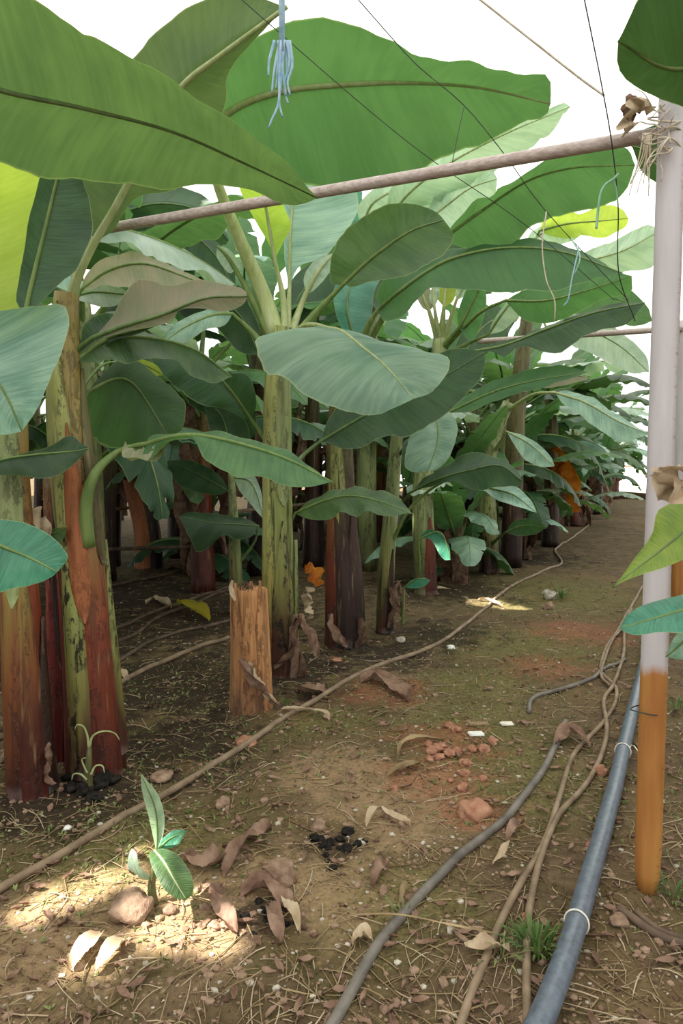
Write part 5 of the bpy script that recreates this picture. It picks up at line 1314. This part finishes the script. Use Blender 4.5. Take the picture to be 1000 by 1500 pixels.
scrap([(742, 1240), (750, 1222), (768, 1208)], 14, 'dry leaf scrap between grey hose and tan hoses', 'dry', 0.01)
scrap([(745, 1395), (700, 1398), (680, 1392)], 26, 'tan dry leaf under the twisted hoses', 'dry_pale', 0.012)
scrap([(812, 1098), (830, 1082), (850, 1090), (866, 1100)], 20, 'curled pinkish dry leaf draped on the tan hoses', 'dry', 0.015, lift=0.03)
scrap([(516, 1388), (530, 1378), (545, 1384)], 18, 'tan leaf scrap by the lower end of the grey hose', 'dry_pale', 0.01)
scrap([(520, 1352), (580, 1362), (640, 1372), (730, 1382)], 5, 'long pale stalk lying across the grey hose', 'straw', 0.002, 0.2, 'dry stalk', 'dry_stalk', 0.03)
scrap([(440, 1010), (455, 1020), (478, 1012)], 26, 'reddish dry leaf at the foot of the yellow-green stem', 'dry', 0.02)
scrap([(410, 1040), (440, 1048), (475, 1050), (482, 1058)], 9, 'pale curl of dry leaf over the long hose', 'dry_pale', 0.008)
scrap([(262, 890), (278, 896), (292, 905), (305, 916)], 26, 'yellow fallen leaf lying among hoses in the shade', 'yellow_leaf', 0.02, 0.9, 'fallen leaf', 'fallen_leaf', 0.05)
scrap([(214, 885), (228, 880), (240, 886), (250, 892)], 14, 'pale dry leaf on the hoses beyond the yellow one', 'dry_pale', 0.02)
scrap([(240, 836), (255, 832), (285, 838)], 12, 'pinkish dry leaf near the leaning stem foot', 'dry', 0.02)
scrap([(165, 1000), (178, 992), (186, 1000)], 12, 'pale dry scrap beside the spotted near stem', 'dry_pale', 0.01)
scrap([(700, 880), (715, 884), (735, 890)], 7, 'small pale dry leaf in the far sun fleck', 'dry_pale', 0.012)
scrap([(585, 1330), (592, 1310), (605, 1300)], 8, 'thin grey stalk right of the grey hose', 'straw', 0.004, 0.2, 'dry stalk', 'dry_stalk')
scrap([(745, 1235), (735, 1260), (722, 1270)], 10, 'pale forked stalk between the hoses', 'dry_pale', 0.006, 0.2, 'dry stalk', 'dry_stalk')

# loose straw, pebbles, weeds: nobody could count them
def visible_ground(n, seed, ymax=9.0, ymin=1.55):
    r = np.random.default_rng(seed)
    Yv = ymin * (ymax / ymin) ** r.random(n)
    Xv = Yv * (r.random(n) * 1.24 - 0.62)
    return Xv, Yv, gz(Xv, Yv), r
def straw_stuff(cnt_=3000, sd=3):
    X_, Y_, Z_, r = visible_ground(cnt_, sd)
    b = Bag()
    for i in range(len(X_)):
        L = r.uniform(0.04, 0.26) * (0.6 + 0.5 * r.random()); a = r.random() * 6.28; c = r.normal() * 0.55
        s = np.linspace(-0.5, 0.5, 5)
        an = a + c * s
        px_ = X_[i] + np.cumsum(np.cos(an)) * L / 5; py_ = Y_[i] + np.cumsum(np.sin(an)) * L / 5
        P = np.stack([px_, py_, gz(px_, py_) + 0.004 + 0.010 * r.random() * np.sin((s + 0.5) * PI)], 1)
        w = r.uniform(0.0009, 0.0026)
        Vt, Ft, ut = tube(P, np.array([w, w, w, w, w * 0.5]), 3, False)
        b.add(Vt, Ft, ut)
    return b
o = obj('loose_straw', straw_stuff().mesh('loose_straw', M['straw'])); tag(o, 'loose dry straw and thin stalks strewn over the soil', 'straw', None, 'stuff')
o = obj('pale_straw', straw_stuff(1100, 31).mesh('pale_straw', M['dry_pale'])); tag(o, 'loose pale bleached straw strewn over the soil', 'straw', None, 'stuff')
def pebble_stuff(n, seed, lo, hi, flat=0.6):
    X_, Y_, Z_, r = visible_ground(n, seed, 11.0)
    _, _, V1, F1 = ico()
    b = Bag()
    for i in range(n):
        s = r.uniform(lo, hi) * (0.4 + 0.9 * r.random() ** 2)
        V = V1 * (1 + 0.5 * (r.random((len(V1), 1)) - 0.5)) * np.array((s, s * r.uniform(0.6, 1.2), s * flat)) + np.array((X_[i], Y_[i], Z_[i] + s * 0.2))
        b.add(V, F1)
    return b
o = obj('soil_crumbs', pebble_stuff(5200, 5, 0.004, 0.016).mesh('soil_crumbs', M['clod'], False)); tag(o, 'small brown soil crumbs scattered over the path', 'soil', None, 'stuff')
o = obj('pebbles', pebble_stuff(2300, 6, 0.003, 0.012).mesh('pebbles', M['pebble'], False)); tag(o, 'small pale pebbles scattered over the ground', 'pebbles', None, 'stuff')
o = obj('dark_crumbs', pebble_stuff(1800, 16, 0.004, 0.014).mesh('dark_crumbs', M['dry_dark'], False)); tag(o, 'dark rotten leaf crumbs scattered over the soil', 'leaf crumbs', None, 'stuff')
def litter_stuff():
    X_, Y_, Z_, r = visible_ground(900, 8, 9.0)
    b = Bag()
    for i in range(len(X_)):
        s = r.uniform(0.008, 0.034); a = r.random() * 6.28; n = 4
        V = []
        for u_ in range(n):
            for v_ in (-1, 0, 1):
                f = u_ / (n - 1) - 0.5
                x = f * s * 2; y = v_ * s * 0.35 * (1 - (2 * f) ** 2 * 0.7)
                V.append((X_[i] + x * math.cos(a) - y * math.sin(a), Y_[i] + x * math.sin(a) + y * math.cos(a), Z_[i] + 0.006 + r.random() * 0.012 + abs(v_) * 0.006))
        b.add(np.array(V), [(u_ * 3 + k, u_ * 3 + k + 1, u_ * 3 + k + 4, u_ * 3 + k + 3) for u_ in range(n - 1) for k in range(2)])
    return b
o = obj('leaf_litter', litter_stuff().mesh('leaf_litter', M['dry'])); tag(o, 'small torn bits of dry leaf strewn over the ground', 'leaf litter', None, 'stuff')
def weed_stuff(spots, per, seed, size):
    r = np.random.default_rng(seed); b = Bag()
    for px, py, rad, cnt_ in spots:
        c = ground(px, py)
        for i in range(cnt_):
            x, y = c[0] + r.normal() * rad, c[1] + r.normal() * rad * 1.3
            z = float(gz(x, y))
            for j in range(per):
                a = r.random() * 6.28; L = size * r.uniform(0.5, 1.3); el = r.uniform(0.3, 1.2)
                d = np.array((math.cos(a) * math.cos(el), math.sin(a) * math.cos(el), math.sin(el)))
                sd = np.array((-math.sin(a), math.cos(a), 0)) * L * 0.16
                p = np.array((x, y, z))
                b.add(np.array([p - sd * 0.3, p + sd * 0.3, p + d * L * 0.55 + sd, p + d * L - (0, 0, L * 0.2), p + d * L * 0.55 - sd]), [(0, 1, 2, 4), (4, 2, 3)])
    return b
o = obj('low_weeds', weed_stuff([(250, 1010, 0.35, 260), (200, 1200, 0.3, 200), (320, 1080, 0.3, 150), (560, 1010, 0.3, 120), (700, 1030, 0.5, 160), (760, 940, 0.7, 160), (830, 870, 1.0, 140), (90, 1230, 0.3, 160), (470, 1080, 0.3, 100), (700, 1140, 0.25, 80), (960, 1190, 0.25, 130)], 4, 9, 0.022).mesh('low_weeds', M['moss'], False)); tag(o, 'tiny grey-green weeds and moss tufts on the soil', 'weeds', None, 'stuff')
def tuft(px, py, n, size, label, mat='weed', spread=0.02, up=0.9):
    c = ground(px, py)
    o = empty('weed_tuft', c, label, 'weed')
    r = random.Random(int(px * 7 + py))
    for i in range(n):
        a_ = r.uniform(0, 6.28); el = r.uniform(up - 0.5, up + 0.45); L = size * r.uniform(0.6, 1.2)
        p0_ = np.array((math.cos(a_), math.sin(a_), 0)) * r.random() * spread
        d = np.array((math.cos(a_) * math.cos(el), math.sin(a_) * math.cos(el), math.sin(el)))
        P = cr([p0_, p0_ + d * L * 0.6, p0_ + d * L - np.array((0, 0, L * 0.25))], 7)
        S = np.array((-math.sin(a_), math.cos(a_), 0))
        V = []
        for k, q in enumerate(P):
            w = size * 0.035 * math.sin(PI * (k + 0.6) / 7.2)
            V += [q - S * w, q + S * w]
        obj('blade', mesh_data('blade', V, [(2 * k, 2 * k + 1, 2 * k + 3, 2 * k + 2) for k in range(6)], M[mat]), o)
    return o
tuft(785, 1395, 80, 0.11, 'feathery green weed between twisted hoses and blue-grey pipe', 'weed', 0.05, 1.1)
tuft(735, 1405, 20, 0.08, 'yellowish low weed beside the twisted tan hoses', 'moss', 0.04)
tuft(985, 1312, 26, 0.10, 'dark green weed at the back of the orange post foot', 'weed', 0.05)
tuft(990, 1040, 16, 0.12, 'green weed right of the whitewashed post', 'weed', 0.05)
tuft(822, 878, 20, 0.20, 'green weed on the far mossy path', 'weed', 0.08)
tuft(418, 1035, 8, 0.12, 'small green seedling beside the cut stump', 'weed', 0.02, 1.2)
tuft(590, 1345, 12, 0.07, 'greyish weed right of the grey hose', 'moss', 0.04)
tuft(700, 1160, 14, 0.06, 'low weed near the big red clod', 'weed', 0.04)
tuft(300, 850, 18, 0.22, 'leafy weed in the deep shade beyond the hoses', 'weed', 0.1)

for i, (px, py, w_) in enumerate(((112, 1140, 34), (124, 1162, 30), (150, 1150, 34), (105, 1158, 22), (138, 1172, 24), (165, 1145, 24))):
    clod(px, py, w_, 'black rotten clump at the foot of the near red stems', 'ash', 0.7, 'clump', 'rotten_clump', 140 + i)['group'] = 'black clumps at the near stems'
